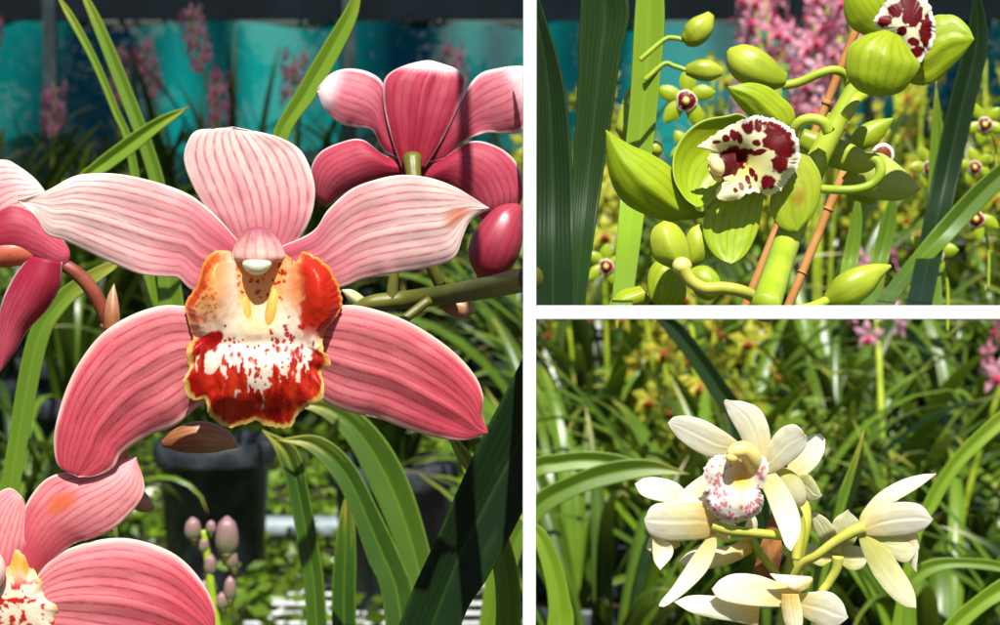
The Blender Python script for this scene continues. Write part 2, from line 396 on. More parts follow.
fl = thing('pink_orchid_flower', 'large pale pink orchid flower with veined petals and a red spotted lip, fully open', 'flower', pt((258, 300), D0 + .01), 'pink orchid flowers')
sheet('dorsal_sepal', fl, M['pink_pale'],
      [(244, 268), (224, 238), (205, 208), (191, 182), (184, 160), (187, 143), (196, 131), (214, 129), (233, 127)],
      [(276, 268), (294, 246), (309, 222), (315, 196), (312, 174), (301, 151), (281, 138), (258, 132), (233, 127)],
      D0, base=-14, tip=-6, cup=5, groove=1.5, ruff=4, rib=.8, n=(60, 44), seed=1)
sheet('petal', fl, M['pink_pale'],
      [(246, 250), (222, 222), (206, 207), (186, 193), (152, 181), (118, 174), (86, 174), (68, 179), (46, 191), (18, 200)],
      [(240, 296), (212, 291), (192, 290), (178, 278), (165, 277), (140, 274), (110, 262), (85, 250), (64, 240), (47, 234), (36, 217), (18, 200)],
      D0, base=-6, tip=0, bow=6, cup=3, tilt=-5, ruff=9, groove=2, rib=.8, n=(70, 44), seed=2)
sheet('petal', fl, M['pink_pale_stain'],
      [(272, 250), (312, 232), (328, 210), (350, 190), (375, 180), (402, 175), (430, 178), (455, 187), (475, 199), (489, 208)],
      [(276, 296), (318, 290), (334, 289), (348, 285), (366, 278), (400, 272), (430, 267), (454, 258), (463, 236), (471, 220), (489, 208)],
      D0, base=-6, tip=0, bow=6, cup=3, tilt=-5, ruff=9, groove=2, rib=.8, n=(70, 44), seed=3)
sheet('lateral_sepal', fl, M['pink_deep'],
      [(244, 322), (205, 308), (184, 306), (160, 306), (130, 316), (102, 334), (81, 360), (66, 390), (56, 424), (54, 446), (59, 466), (78, 477)],
      [(248, 392), (218, 400), (198, 407), (176, 425), (152, 434), (134, 444), (121, 454), (113, 468), (96, 476), (78, 477)],
      D0, base=-16, tip=-2, bow=4, cup=10, tilt=-9, ruff=6, groove=2.5, rib=1.6, n=(70, 44), seed=4)
sheet('lateral_sepal', fl, M['pink_deep'],
      [(276, 322), (318, 309), (335, 306), (360, 306), (395, 316), (425, 331), (455, 353), (475, 376), (483, 396), (482, 414), (488, 433)],
      [(272, 380), (310, 390), (326, 402), (346, 411), (380, 419), (410, 430), (440, 438), (465, 440), (488, 433)],
      D0, base=-16, tip=-2, bow=4, cup=10, tilt=-9, ruff=6, groove=2.5, rib=1.6, n=(70, 44), seed=5)

PINK_LIP = [(216, 251), (205, 261), (197, 284), (186, 302), (187, 318), (193, 337), (189, 345), (186, 357), (189, 368), (183, 383), (191, 399), (205, 400), (209, 415), (225, 427), (240, 426), (256, 421), (269, 427), (291, 427), (297, 416), (308, 406), (322, 400), (324, 385), (322, 373), (331, 363), (323, 349), (325, 332), (340, 310), (341, 294), (332, 272), (319, 259), (304, 251), (296, 262), (288, 256), (262, 250), (238, 256), (229, 251)]
def g2(X, Y, cx, cy, sx, sy): return np.exp(-((X - cx) / sx) ** 2 - ((Y - cy) / sy) ** 2)
def rel_pink(X, Y, r, th):
    z = 14 - 15 * g2(X, Y, 262, 286, 20, 34) + 17 * g2(X, Y, 214, 292, 15, 36) + 18 * g2(X, Y, 318, 292, 15, 36) - 9 * g2(X, Y, 258, 345, 40, 10)
    z = z + 14 * g2(X, Y, 258, 372, 52, 30) - 16 * sstep(392, 432, Y) * (1 - .3 * np.cos(th * 2))
    z = z + 7 * sstep(.7, 1, r) * (vnoise(th * 6.0, r * 0, 3) - .5) * 2 * sstep(300, 350, Y)
    z = z - 9 * sstep(.84, 1, r) * (1 - sstep(330, 360, Y)) * (np.abs(X - 262) > 30)
    z = z + 1.8 * (fbm(X / 14, Y / 24, 8) - .5) * 2 + .7 * np.sin((X - 258) / 2.6 * (1 - .2 * (Y - 300) / 120)) * sstep(310, 340, Y)
    return z
def col_pink(X, Y, r, th, e):
    wx = X + 5 * (fbm(X / 9, Y / 9, 91) - .5); wy = Y + 6 * (fbm(X / 8 + 3, Y / 10, 92) - .5)
    n1 = fbm(wx / 6.0 + wy / 17, wy / 8.0 - wx / 19, 11); n2 = fbm(wx / 14 - wy / 30, wy / 20, 12)
    cream = lin(236, 220, 200); c = np.broadcast_to(cream, X.shape + (3,)).copy()
    orange, red, deep, yel = lin(238, 140, 48), lin(206, 44, 18), lin(170, 12, 8), lin(226, 180, 74)
    left = sstep(240, 208, wx) * sstep(345, 300, wy)
    c = mixc(c, lin(240, 172, 84), left * .85)
    c = mixc(c, lin(206, 52, 24), left * .8 * spots(X, Y, 90, (184, 280, 216, 336), (.8, 1.9), 44, 1.4))
    c = mixc(c, orange, left * sstep(312, 262, wy) * .95)
    c = mixc(c, lin(214, 74, 28), left * sstep(.50, .70, n1 * .55 + sstep(20, 4, e) * .42 + sstep(280, 330, wy) * .16))
    right = sstep(290, 306, wx + 8 * (n2 - .5)) * sstep(350, 322, wy)
    c = mixc(c, lin(238, 150, 70), sstep(276, 296, wx) * sstep(330, 290, wy) * .9)
    c = mixc(c, red, right * sstep(.22, .42, n1 * .5 + sstep(292, 316, wx) * .42))
    thr = sstep(30, 23, np.abs(wx - 262) + .10 * np.abs(wy - 270)) * sstep(312, 296, wy)
    c = mixc(c, lin(255, 196, 120), thr)
    c = mixc(c, lin(206, 40, 24), thr * spots(X, Y, 46, (236, 256, 290, 308), (1.2, 2.3), 5, 1.2))
    c = mixc(c, lin(240, 190, 84), g2(X, Y, 258, 318, 17, 18) * .75)
    # spots scattered over the white heart, denser towards the red front
    c = mixc(c, lin(178, 22, 22), spots(X, Y, 110, (212, 316, 316, 384), (.8, 2.6), 17, 1.7, lambda x, y: y > 352 - .014 * (x - 258) ** 2 - 14 * (x > 270) - 12) * .95)
    # the red front, running up into the white in uneven drips
    front = 378 - .0105 * (X - 256) ** 2
    nv = .6 * vnoise(wx / 4.6, wy / 22.0 + .12 * wx / 4.6, 201) + .4 * vnoise(wx / 2.3 + 9, wy / 7.0, 202)
    fr = sstep(.50, .57, nv + np.clip((wy - front) / 70.0, -.6, 1)) * sstep(322, 338, wy)
    c = mixc(c, mixc(deep, red, sstep(.35, .7, n2)), fr)
    c = mixc(c, deep, ell(X, Y, 207, 343, 18, 8, -.6, n1, .25))
    c = mixc(c, cream, ell(X, Y, 214, 366, 9, 4, -1.0, n1, .4) * .8)
    c = mixc(c, lin(226, 78, 32), fr * .4 * sstep(.56, .72, vnoise(wx / 3.2, wy / 24.0, 25)))
    c = mixc(c, mixc(yel, lin(236, 210, 130), n1), sstep(7.0, 3.0, e + 6 * (n1 - .5)) * sstep(325, 355, Y))
    c = mixc(c, lin(234, 166, 80), sstep(4.0, 1.5, e) * (1 - sstep(325, 355, Y)) * .8)
    return c
lp = disc('lip', fl, M['lip'], PINK_LIP, (262, 330), D0, rel_pink, col_pink, nr=120, nt=420, jag=.02, seed=4)
CY = lambda u, v: mixc(lin(236, 176, 40), lin(240, 206, 90), vnoise(u * 9, v * 5, 3))
tube('callus_ridge', lp, M['lip_soft'], [(243, 290), (244, 304), (247, 320), (250, 344)], [4, 6, 6, 2.5], D0, rel=[2, 5, 6, 5], pig=lin(236, 190, 96))
tube('callus_ridge', lp, M['lip_soft'], [(275, 290), (273, 304), (270, 320), (265, 344)], [4, 6, 6, 2.5], D0, rel=[2, 5, 6, 5], pig=lin(236, 190, 96))
def helmet(x, y, z):
    return x * (1 - .30 * (y < 0) * y * y), y, z
cm = sheet('column', fl, M['column_pink'], [(256, 227), (246, 230), (239, 238), (233, 249), (232, 257), (238, 262)], [(260, 227), (270, 230), (278, 239), (284, 250), (285, 257), (279, 262)], D0, base=4, tip=14, cup=15, n=(40, 32), seed=3)
blob('anther_cap', cm, M['wax'], 257, 265.5, 14.5, 10, 11, D0, rel=20, shape=lambda x, y, z: (x * (1 - .22 * y), np.where(y < 0, y * .75, y), z), pig=lin(222, 228, 196))
tube('pedicel', fl, M['stem_olive'], [(262, 300), (300, 325), (380, 330), (430, 300)], [6, 6, 5, 5], D0, rel=[-30, -60, -90, -110])

# ---------------- the second pink flower, seen from behind
DB = .665
fb = thing('pink_orchid_flower', 'pink orchid flower seen from behind with backlit rims painted white, above the large open one', 'flower', pt((415, 165), DB), 'pink orchid flowers')
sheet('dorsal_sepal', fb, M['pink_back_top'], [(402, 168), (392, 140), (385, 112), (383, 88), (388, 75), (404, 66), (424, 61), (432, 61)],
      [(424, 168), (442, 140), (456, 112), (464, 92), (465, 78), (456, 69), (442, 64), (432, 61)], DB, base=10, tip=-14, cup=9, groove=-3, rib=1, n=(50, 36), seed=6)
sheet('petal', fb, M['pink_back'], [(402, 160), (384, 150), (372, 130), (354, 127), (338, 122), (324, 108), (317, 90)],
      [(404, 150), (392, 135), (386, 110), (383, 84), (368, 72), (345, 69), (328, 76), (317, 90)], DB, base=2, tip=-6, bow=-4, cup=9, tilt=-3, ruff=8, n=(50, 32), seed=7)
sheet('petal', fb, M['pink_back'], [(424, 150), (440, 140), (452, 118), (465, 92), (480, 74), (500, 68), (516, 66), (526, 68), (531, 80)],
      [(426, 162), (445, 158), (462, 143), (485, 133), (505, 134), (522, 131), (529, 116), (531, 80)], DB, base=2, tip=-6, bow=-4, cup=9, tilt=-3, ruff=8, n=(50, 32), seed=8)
sheet('lateral_sepal', fb, M['pink_back_deep'], [(410, 160), (385, 156), (362, 140), (340, 143), (320, 153), (311, 170), (313, 192), (322, 205)],
      [(418, 178), (398, 176), (376, 180), (356, 188), (340, 196), (330, 204), (322, 205)], DB, base=-4, tip=-10, bow=6, cup=12, n=(50, 32), seed=9)
sheet('lateral_sepal', fb, M['pink_back_deep'], [(410, 166), (440, 160), (470, 142), (495, 146), (514, 160), (523, 182), (522, 200), (505, 218), (488, 224)],
      [(404, 180), (425, 184), (445, 185), (462, 196), (474, 212), (488, 224)], DB, base=-4, tip=-10, bow=6, cup=12, n=(50, 32), seed=10)
tube('ovary', fb, M['stem_olive'], [(412, 158), (413, 170), (416, 200), (425, 250), (440, 285)], [10, 8, 7, 6, 6], DB, rel=[14, 22, 30, 20, 6])

# ---------------- the lower left flower, and the one cut by the left edge
DL = .604
f3 = thing('pink_orchid_flower', 'pink orchid flower low in the corner below the large one, turned sideways', 'flower', pt((18, 590), DL), 'pink orchid flowers')
sheet('petal', f3, M['pink_mid'], [(10, 566), (20, 520), (34, 492), (52, 476), (82, 470), (116, 462), (136, 457)],
      [(36, 576), (52, 560), (75, 543), (98, 536), (122, 522), (144, 492), (136, 457)], DL, base=0, tip=-10, cup=10, ruff=7, bow=6, n=(50, 32), seed=12)
sheet('lateral_sepal', f3, M['pink_deep'], [(34, 580), (56, 556), (86, 543), (120, 538), (152, 544), (180, 558), (202, 582), (214, 608), (215, 640)],
      [(30, 628), (70, 640), (110, 650), (150, 655), (190, 655), (215, 640)], DL, base=2, tip=-2, cup=11, groove=2.5, rib=1.6, n=(60, 40), seed=13)
sheet('petal', f3, M['pink_mid'], [(-40, 600), (-30, 540), (-8, 500), (10, 488), (24, 500)],
      [(10, 600), (24, 570), (28, 545), (28, 520), (24, 500)], DL, base=4, tip=0, cup=8, ruff=5, n=(40, 26), seed=14)
def col_f3(X, Y, r, th, e):
    n = fbm(X / 6, Y / 6, 31); c = mixc(lin(238, 220, 196), lin(232, 170, 70), sstep(585, 560, Y - .2 * X))
    c = mixc(c, lin(200, 40, 20), sstep(.55, .62, n) * sstep(570, 590, Y)); return mixc(c, lin(238, 200, 140), sstep(6, 2, e))
disc('lip', f3, M['lip'], [(12, 550), (24, 556), (40, 580), (50, 596), (58, 612), (56, 640), (30, 655), (-20, 640), (-22, 590), (0, 560)], (20, 605), DL,
     lambda X, Y, r, th: 18 - 12 * r ** 2 + 4 * np.sin(th * 9) * r ** 4, col_f3, nr=40, nt=160, jag=.04)
blob('column', f3, M['wax'], -12, 570, 18, 22, 14, DL, rel=22, pig=lin(236, 200, 190))

DE = .64
f4 = thing('pink_orchid_flower', 'deep pink orchid flower cut off by the left edge on a bent red-brown stalk', 'flower', pt((20, 260), DE), 'pink orchid flowers')
sheet('petal', f4, M['pink_pale'], [(-50, 200), (-20, 165), (4, 160), (18, 166), (34, 178), (44, 190)], [(-20, 250), (10, 246), (30, 232), (44, 224), (48, 206), (44, 190)], DE, cup=8, base=0, tip=-6, ruff=4, n=(36, 24), seed=15)
sheet('lateral_sepal', f4, M['pink_back_deep'], [(-20, 220), (10, 204), (36, 214), (56, 232), (68, 248), (70, 256)], [(-20, 268), (10, 262), (36, 266), (54, 272), (66, 268), (70, 256)], DE, cup=12, base=4, tip=0, n=(36, 24), seed=16)
sheet('lateral_sepal', f4, M['pink_back_deep'], [(30, 256), (12, 280), (0, 310), (-4, 350), (0, 372)], [(62, 262), (60, 286), (48, 308), (28, 330), (16, 350), (0, 372)], DE, cup=16, base=8, tip=4, n=(36, 24), seed=17)
sheet('lip', f4, M['lip'], [(-10, 240), (14, 238), (32, 246), (40, 254)], [(-10, 268), (14, 266), (32, 262), (40, 254)], DE, cup=8, base=8, tip=4, n=(30, 20), pig=lin(206, 110, 80))
tube('pedicel', f4, M['stem_red'], [(40, 258), (62, 264), (84, 280), (100, 304), (110, 332), (118, 380), (122, 470)], [5, 6.5, 7.5, 7.5, 7, 7, 7], DE, rel=[-2, -2, -4, -8, -14, -40, -90])

tube('node', f4, M['bud_brown'], [(108, 322), (112, 340)], [8.6, 8], DE, rel=[-12, -15], n=6)
sheet('bract', f4, M['bud_brown'], [(104, 330), (104, 312), (108, 296), (114, 284)], [(120, 332), (120, 316), (118, 300), (114, 284)], DE, base=4, tip=-2, cup=6, n=(20, 12))
# ---------------- pink bud, its stalk, brown buds
st = thing('flower_stalk', 'thick olive flower stalk tied to the white upright below the pink flower seen from behind', 'stalk', pt((523, 285), .66))
tube('stem', st, M['stem_olive'], [(352, 312), (372, 303), (410, 299), (450, 294), (490, 287), (531, 278)], [6, 8, 9, 10, 10.5, 11], .66, rel=[-6, 0, 0, 40, 150, 340], n=70)
tube('side_shoot', st, M['stem_olive'], [(392, 300), (393, 284), (396, 268), (404, 258)], [6, 5.5, 4.5, 5], .66)
sheet('bract', st, M['white_green'], [(372, 306), (362, 296), (352, 290), (342, 290)], [(376, 312), (364, 310), (352, 304), (342, 290)], .662, cup=6)
sheet('bract', st, M['bud_brown'], [(436, 300), (446, 312), (462, 318), (476, 312)], [(446, 292), (460, 298), (470, 302), (476, 312)], .655, cup=6)
bd = thing('orchid_bud', 'plump dark pink orchid bud hanging under the flower seen from behind', 'bud', pt((500, 270), .655), 'orchid buds')
tube('bud_body', bd, M['bud_pink'], [(520, 206), (508, 220), (496, 245), (488, 266), (482, 280)], [5, 18, 25, 20, 5], .655, lobes=3, lobe_amp=.08, n=40, k=30)
bd = thing('orchid_bud', 'glossy brown orchid bud lying level just under the spotted lip', 'bud', pt((195, 436), .63), 'orchid buds')
tube('bud_body', bd, M['bud_brown'], [(162, 444), (178, 440), (200, 437), (222, 440), (238, 446)], [3, 12, 16, 12, 2], .63, lobes=3, lobe_amp=.08, n=40, k=30)
bd = thing('orchid_bud', 'small dark brown bud showing behind the corner flower', 'bud', pt((140, 500), .66), 'orchid buds')
tube('bud_body', bd, M['bud_brown'], [(118, 478), (130, 492), (144, 504), (154, 508)], [6, 11, 9, 2], .66, n=30, k=20)
tube('pedicel', bd, M['stem_olive'], [(118, 478), (106, 470), (96, 480), (90, 560)], [4, 4, 4, 5], .66, rel=[0, 0, -10, -60])

bs = thing('bud_spike', 'young spike of small blurred buds standing in front of the black pot', 'bud spike', pt((215, 640), 1.15))
tube('stem', bs, M['stem_green'], [(222, 700), (218, 640), (212, 600), (208, 560), (203, 530)], [5, 5, 5, 4, 3], 1.15)
for (x, y, dx, dy, r) in ((193, 530, 1, 13, 8), (227, 538, 0, 22, 11), (232, 560, 2, 12, 6), (210, 566, -2, 12, 6), (204, 546, 0, 9, 5), (230, 590, 0, 14, 6), (211, 528, 0, 8, 5), (204, 590, -1, 10, 5), (222, 602, 1, 10, 6)):
    tube('bud', bs, M['bud_pale'], [(x + dx, y + dy), (x, y + dy * .3), (x - dx * .3, y - dy * .6), (x - dx, y - dy)], [r * .4, r, r * .8, r * .15], 1.15, n=20, k=24, lobes=3, lobe_amp=.22)
    tube('bract', bs, M['stem_olive'], [(x + dx * 1.5, y + dy * 1.25), (x + dx, y + dy * .7)], [r * .35, r * .75], 1.15, n=8, k=12)
# ================================================================ green orchids
DG = .600
gf = thing('green_orchid_flower', 'open lime green orchid flower with a white lip blotched dark maroon, facing right', 'flower', pt((770, 165), DG + .01), 'green orchid flowers')
sheet('dorsal_sepal', gf, M['green'], [(772, 138), (752, 119), (741, 108), (734, 99), (730, 93), (728, 87)], [(790, 130), (795, 118), (791, 106), (780, 96), (768, 87), (750, 83), (728, 87)], DG, base=-6, tip=14, cup=6, fold=4, rib=.5, seed=21)
sheet('petal', gf, M['green'], [(770, 136), (742, 115), (726, 116), (702, 121), (685, 134), (674, 154), (674, 178), (685, 198), (697, 207)],
      [(768, 182), (740, 188), (724, 192), (716, 199), (708, 205), (697, 207)], DG, base=-22, tip=2, cup=-12, bow=-4, curl=5, rib=.5, n=(56, 36), seed=22)
sheet('lateral_sepal', gf, M['green'], [(744, 180), (720, 190), (707, 208), (703, 230), (708, 247), (718, 258), (731, 264)], [(768, 180), (764, 195), (759, 226), (750, 248), (742, 258), (731, 264)], DG, base=-14, tip=8, cup=3, groove=2, rib=.6, seed=23)
sheet('petal', gf, M['green_blush'], [(778, 160), (790, 155), (800, 148), (812, 160), (821, 178), (819, 200), (812, 216), (797, 231)], [(770, 176), (772, 190), (770, 206), (776, 223), (786, 230), (797, 231)], DG, base=-14, tip=-2, cup=5, fold=3, rib=.6, seed=24)
sheet('lateral_sepal', gf, M['green'], [(735, 196), (702, 212), (690, 200), (674, 171), (654, 156), (632, 146), (618, 138), (606, 130)], [(735, 206), (706, 216), (690, 219), (665, 220), (640, 212), (622, 200), (611, 180), (607, 156), (606, 130)], DG, base=-30, tip=-4, cup=12, fold=8, rib=.6, n=(56, 36), seed=25)
GL = [(741, 121), (756, 116), (774, 119), (790, 128), (798, 140), (800, 156), (795, 170), (787, 180), (781, 190), (770, 195), (760, 193), (748, 193), (738, 199), (722, 200), (716, 196), (718, 188), (730, 182), (722, 178), (712, 168), (708, 158), (714, 149), (706, 146), (698, 147), (706, 140), (722, 130)]
def rel_gl(X, Y, r, th):
    return 18 - 20 * g2(X, Y, 736, 160, 16, 16) + 9 * g2(X, Y, 776, 150, 20, 30) + 6 * g2(X, Y, 720, 140, 12, 8) + 6 * g2(X, Y, 730, 194, 14, 8) - 9 * sstep(.8, 1, r) * (X > 760) + 2.5 * np.sin(th * 11) * r ** 5
MAR = lin(92, 4, 10)
def col_gl(X, Y, r, th, e):
    n = fbm(X / 4.0, Y / 4.0, 41); c = mixc(lin(236, 232, 200), lin(226, 220, 120), g2(X, Y, 742, 166, 30, 26))
    m = np.zeros_like(X)
    for q in ((748, 126, 5.5, 9, .1), (758, 125, 4, 8, 0), (778, 132, 16, 9, .5), (784, 148, 11, 13, 0), (774, 142, 11, 10, 0), (780, 164, 9, 9, 0), (768, 182, 7, 7.5, .2), (733, 135, 4, 6, -.4), (739, 137, 3.5, 6, -.3), (726, 138, 4, 3.5, .3), (716, 142, 4, 1.6, -.1), (757, 143, 5, 3.2, .5), (746, 151, 9, 3, .1), (760, 152, 8, 3, -.2), (733, 160, 13, 14, 0), (741, 158, 6, 10, .1), (752, 172, 3, 5, -.3), (748, 180, 2.4, 4.5, -.3), (756, 178, 2, 4, 0), (741, 186, 2.6, 4.5, -.4), (735, 190, 2.4, 3, -.4), (750, 188, 1.8, 3, .2)):
        m = np.maximum(m, ell(X, Y, *q, n))
    c = mixc(c, mixc(MAR, lin(124, 10, 16), n), m)
    return mixc(c, lin(244, 240, 236), sstep(5, 2.5, e + 3 * (n - .5)) * sstep(735, 750, X))
lp = disc('lip', gf, M['lip_soft'], GL, (748, 160), DG, rel_gl, col_gl, nr=80, nt=300, jag=.03, seed=9)
cm = sheet('column', gf, M['wax'], [(736, 150), (722, 150), (712, 157), (708, 168), (713, 178)], [(738, 176), (732, 182), (724, 183), (716, 181), (713, 178)], DG, base=2, tip=22, cup=10, n=(30, 24), seed=8, pig=lambda x, y, u, v: mixc(lin(84, 4, 10), lin(236, 206, 130), sstep(.45, .7, u + .25 * (vnoise(x / 3, y / 3, 2) - .5))))
blob('anther_cap', cm, M['wax'], 717, 166, 7.5, 10.5, 9, DG, rel=32, rot=-.35, pig=lin(246, 226, 160))
tube('pedicel', gf, M['stem_green'], [(770, 165), (800, 172), (815, 160), (822, 150)], [8, 6, 5, 5], DG, rel=[-26, -40, -30, -16])

g2f = thing('green_orchid_flower', 'lime green orchid flower with a hooded petal, its maroon-blotched lip at the top edge', 'flower', pt((895, 60), .590), 'green orchid flowers')
sheet('petal', g2f, M['green'], [(905, 50), (930, 19), (946, 15), (957, 17), (968, 27), (974, 39)], [(898, 76), (914, 84), (930, 84), (946, 72), (962, 56), (974, 39)], .595, base=-14, tip=4, cup=6, fold=4, rib=.6, seed=31)
sheet('petal', g2f, M['green'], [(880, 40), (862, 34), (850, 26), (844, 10), (848, -14)], [(895, 20), (890, 4), (884, -12), (870, -20), (848, -14)], .595, base=-14, tip=0, cup=10, seed=32)
sheet('dorsal_sepal', g2f, M['green'], [(895, -10), (880, -20), (876, -44), (890, -60)], [(925, -8), (928, -30), (914, -52), (890, -60)], .595, base=-14, tip=0, cup=10, seed=37)
def col_g2(X, Y, r, th, e):
    n = fbm(X / 4.0, Y / 4.0, 51); c = np.broadcast_to(lin(240, 234, 196), X.shape + (3,)).copy(); m = np.zeros_like(X)
    for q in ((884, 21, 8, 6, -.5), (896, 10, 7, 8, 0), (912, 14, 10, 13, 0), (926, 30, 7, 16, .1), (914, 42, 6, 4, .3), (902, 31, 4.5, 4.5, 0), (917, 52, 6, 7.5, .8), (899, 38, 2.5, 2.5, 0), (908, 4, 12, 6, 0)):
        m = np.maximum(m, ell(X, Y, *q, n))
    c = mixc(c, mixc(MAR, lin(124, 10, 16), n), m)
    return mixc(c, lin(246, 240, 236), sstep(5, 2, e + 3 * (n - .5)))
disc('lip', g2f, M['lip_soft'], [(874, 24), (882, 8), (894, -8), (912, -10), (926, 0), (934, 18), (935, 36), (928, 52), (918, 64), (908, 60), (902, 46), (892, 34)], (908, 26), .590,
     lambda X, Y, r, th: 16 - 8 * r ** 2 + 2 * np.sin(th * 9) * r ** 4, col_g2, nr=60, nt=220, jag=.03)
sheet('lateral_sepal', g2f, M['green'], [(885, 30), (864, 36), (850, 46), (846, 62), (848, 78), (860, 91), (880, 97)], [(900, 36), (914, 56), (920, 66), (912, 80), (900, 92), (880, 97)], .586, base=4, tip=2, cup=13, bow=6, fold=4, rib=.6, n=(60, 44), seed=33)
tube('pedicel', g2f, M['stem_green'], [(885, 70), (870, 90), (856, 100), (846, 116)], [7, 6, 6, 6], .595, rel=[-30, -30, -10, -4])

g3f = thing('green_orchid_flower', 'pale green orchid flower seen from behind on a looped stalk, lip just showing', 'flower', pt((865, 175), .631), 'green orchid flowers')
sheet('lateral_sepal', g3f, M['green_pale'], [(864, 152), (878, 152), (892, 160), (906, 172), (921, 189)], [(842, 178), (852, 190), (872, 198), (900, 200), (921, 189)], .626, base=0, tip=6, cup=12, seed=34)
sheet('petal', g3f, M['green'], [(846, 176), (842, 188), (850, 198), (872, 205)], [(866, 170), (872, 184), (876, 196), (872, 205)], .631, base=-4, tip=-10, cup=8, seed=35)
sheet('petal', g3f, M['green'], [(848, 145), (856, 130), (872, 121), (894, 118)], [(862, 150), (876, 144), (886, 132), (894, 118)], .634, base=-4, tip=-8, cup=6, seed=36)
disc('lip', g3f, M['lip_soft'], [(872, 152), (876, 146), (884, 143), (892, 148), (894, 156), (890, 162), (876, 158)], (883, 153), .634, lambda X, Y, r, th: 4 - 4 * r ** 2,
     lambda X, Y, r, th, e: mixc(mixc(lin(150, 80, 40), lin(120, 30, 20), fbm(X / 4, Y / 4, 3)), lin(240, 236, 230), sstep(4, 2, e)), nr=20, nt=80)
tube('ovary', g3f, M['green_bud'], [(800, 138), (822, 148), (844, 156), (862, 162), (874, 160)], [10, 14, 14, 11, 7], .616, lobes=3, lobe_amp=.12, n=40, k=30)
tube('pedicel', g3f, M['stem_green'], [(822, 189), (840, 190), (858, 189), (872, 184), (880, 174), (879, 163), (871, 157)], [4.5, 4.5, 4.5, 4.5, 5, 5.5, 6], .595, rel=[-6, 2, 4, 4, 4, 2, 0])

def bud(label, D, pts, radii, mat='green_bud', ped=None, ped_r=5, pmat='stem_green', prel=None, group='orchid buds'):
    b = thing('orchid_bud', label, 'bud', P(*pts[0], D), group)
    tube('bud_body', b, M[mat], pts, radii, D, lobes=3, lobe_amp=.10, n=40, k=30)
    if ped: tube('pedicel', b, M[pmat], ped, [ped_r], D, rel=prel, n=40) if False else tube('pedicel', b, M[pmat], ped, [ped_r] * len(ped), D, rel=prel, n=50)
    return b
bud('lime green bud on an arching stalk left of the hooded green flower', .615, [(786, 80), (770, 76), (750, 66), (736, 56), (728, 50)], [7, 15, 19, 14, 3], ped=[(782, 86), (800, 82), (818, 74), (834, 70), (846, 76), (850, 90)], ped_r=4.6, prel=[0, 4, 8, 8, 0, -4])
bf = thing('green_orchid_flower', 'green orchid flower seen from behind, pale base on a curved stalk below the open one', 'flower', pt((684, 268), .600), 'green orchid flowers')
sheet('lateral_sepal', bf, M['green_bud'], [(680, 262), (684, 244), (690, 230), (700, 223)], [(692, 268), (704, 260), (710, 244), (700, 223)], .602, cup=8, base=-2, tip=-6, seed=47)
sheet('dorsal_sepal', bf, M['green_bud'], [(676, 270), (656, 260), (650, 243), (653, 229), (664, 221)], [(691, 268), (690, 250), (685, 236), (676, 225), (664, 221)], .598, cup=9, fold=4, base=4, tip=0, seed=48)
blob('receptacle', bf, M['wax'], 682, 266, 10, 9, 9, .596, rel=8, pig=lin(214, 214, 130))
tube('pedicel', bf, M['stem_yellow'], [(682, 266), (690, 280), (704, 288), (724, 288), (744, 292), (766, 304)], [7, 6.4, 6.2, 6.2, 6.2, 6.2], .595, rel=[14, 12, 10, 6, 0, -30], n=50)
bud('pointed yellow-green bud rising at the foot of the thick green stalk', .590, [(826, 301), (842, 293), (860, 282), (876, 272), (891, 266)], [6, 16, 16, 9, 1.5], ped=[(828, 300), (812, 307), (796, 310)], ped_r=5, prel=[0, 20, 40])
bud('small green bud hanging near the top beside the bright yellow-green leaf', .76, [(684, 41), (692, 36), (702, 26), (711, 14)], [6, 12, 12, 4], ped=[(684, 40), (674, 38), (664, 40), (640, 60)], ped_r=2.5)
bud('small ribbed yellow-green bud level with the arching bud stalk', .78, [(686, 70), (698, 70), (711, 71), (722, 72)], [5, 10, 10, 4], ped=[(686, 70), (674, 66), (664, 64), (645, 80)], ped_r=2.5)
bud('hanging green bud just above the folded green sepal', .80, [(624, 104), (626, 116), (627, 130), (626, 143)], [4, 9, 11, 3], ped=[(624, 104), (628, 94), (636, 84), (648, 90)], ped_r=2.5)
bud('small round yellow bud between the bright leaf and the green flower', .80, [(652, 140), (653, 146), (653, 152), (652, 158)], [4, 9, 9, 3], ped=[(652, 140), (650, 130), (646, 118)], ped_r=2.5)

hang = thing('green_orchid_flower', 'lime green orchid flower hanging half hidden below the pale-tipped bud', 'flower', pt((668, 280), .630), 'green orchid flowers')
sheet('petal', hang, M['green'], [(672, 262), (656, 262), (648, 276), (650, 298), (664, 310)], [(684, 276), (686, 292), (682, 303), (664, 310)], .630, cup=10, base=-6, tip=2, seed=41)
sheet('petal', hang, M['green'], [(640, 286), (622, 290), (613, 298), (608, 308)], [(652, 300), (640, 308), (626, 311), (608, 308)], .635, cup=10, base=-6, tip=2, seed=42)
sheet('petal', hang, M['green'], [(690, 268), (706, 266), (718, 276), (722, 292)], [(688, 282), (698, 296), (710, 300), (722, 292)], .640, cup=8, base=-6, tip=2, seed=43)

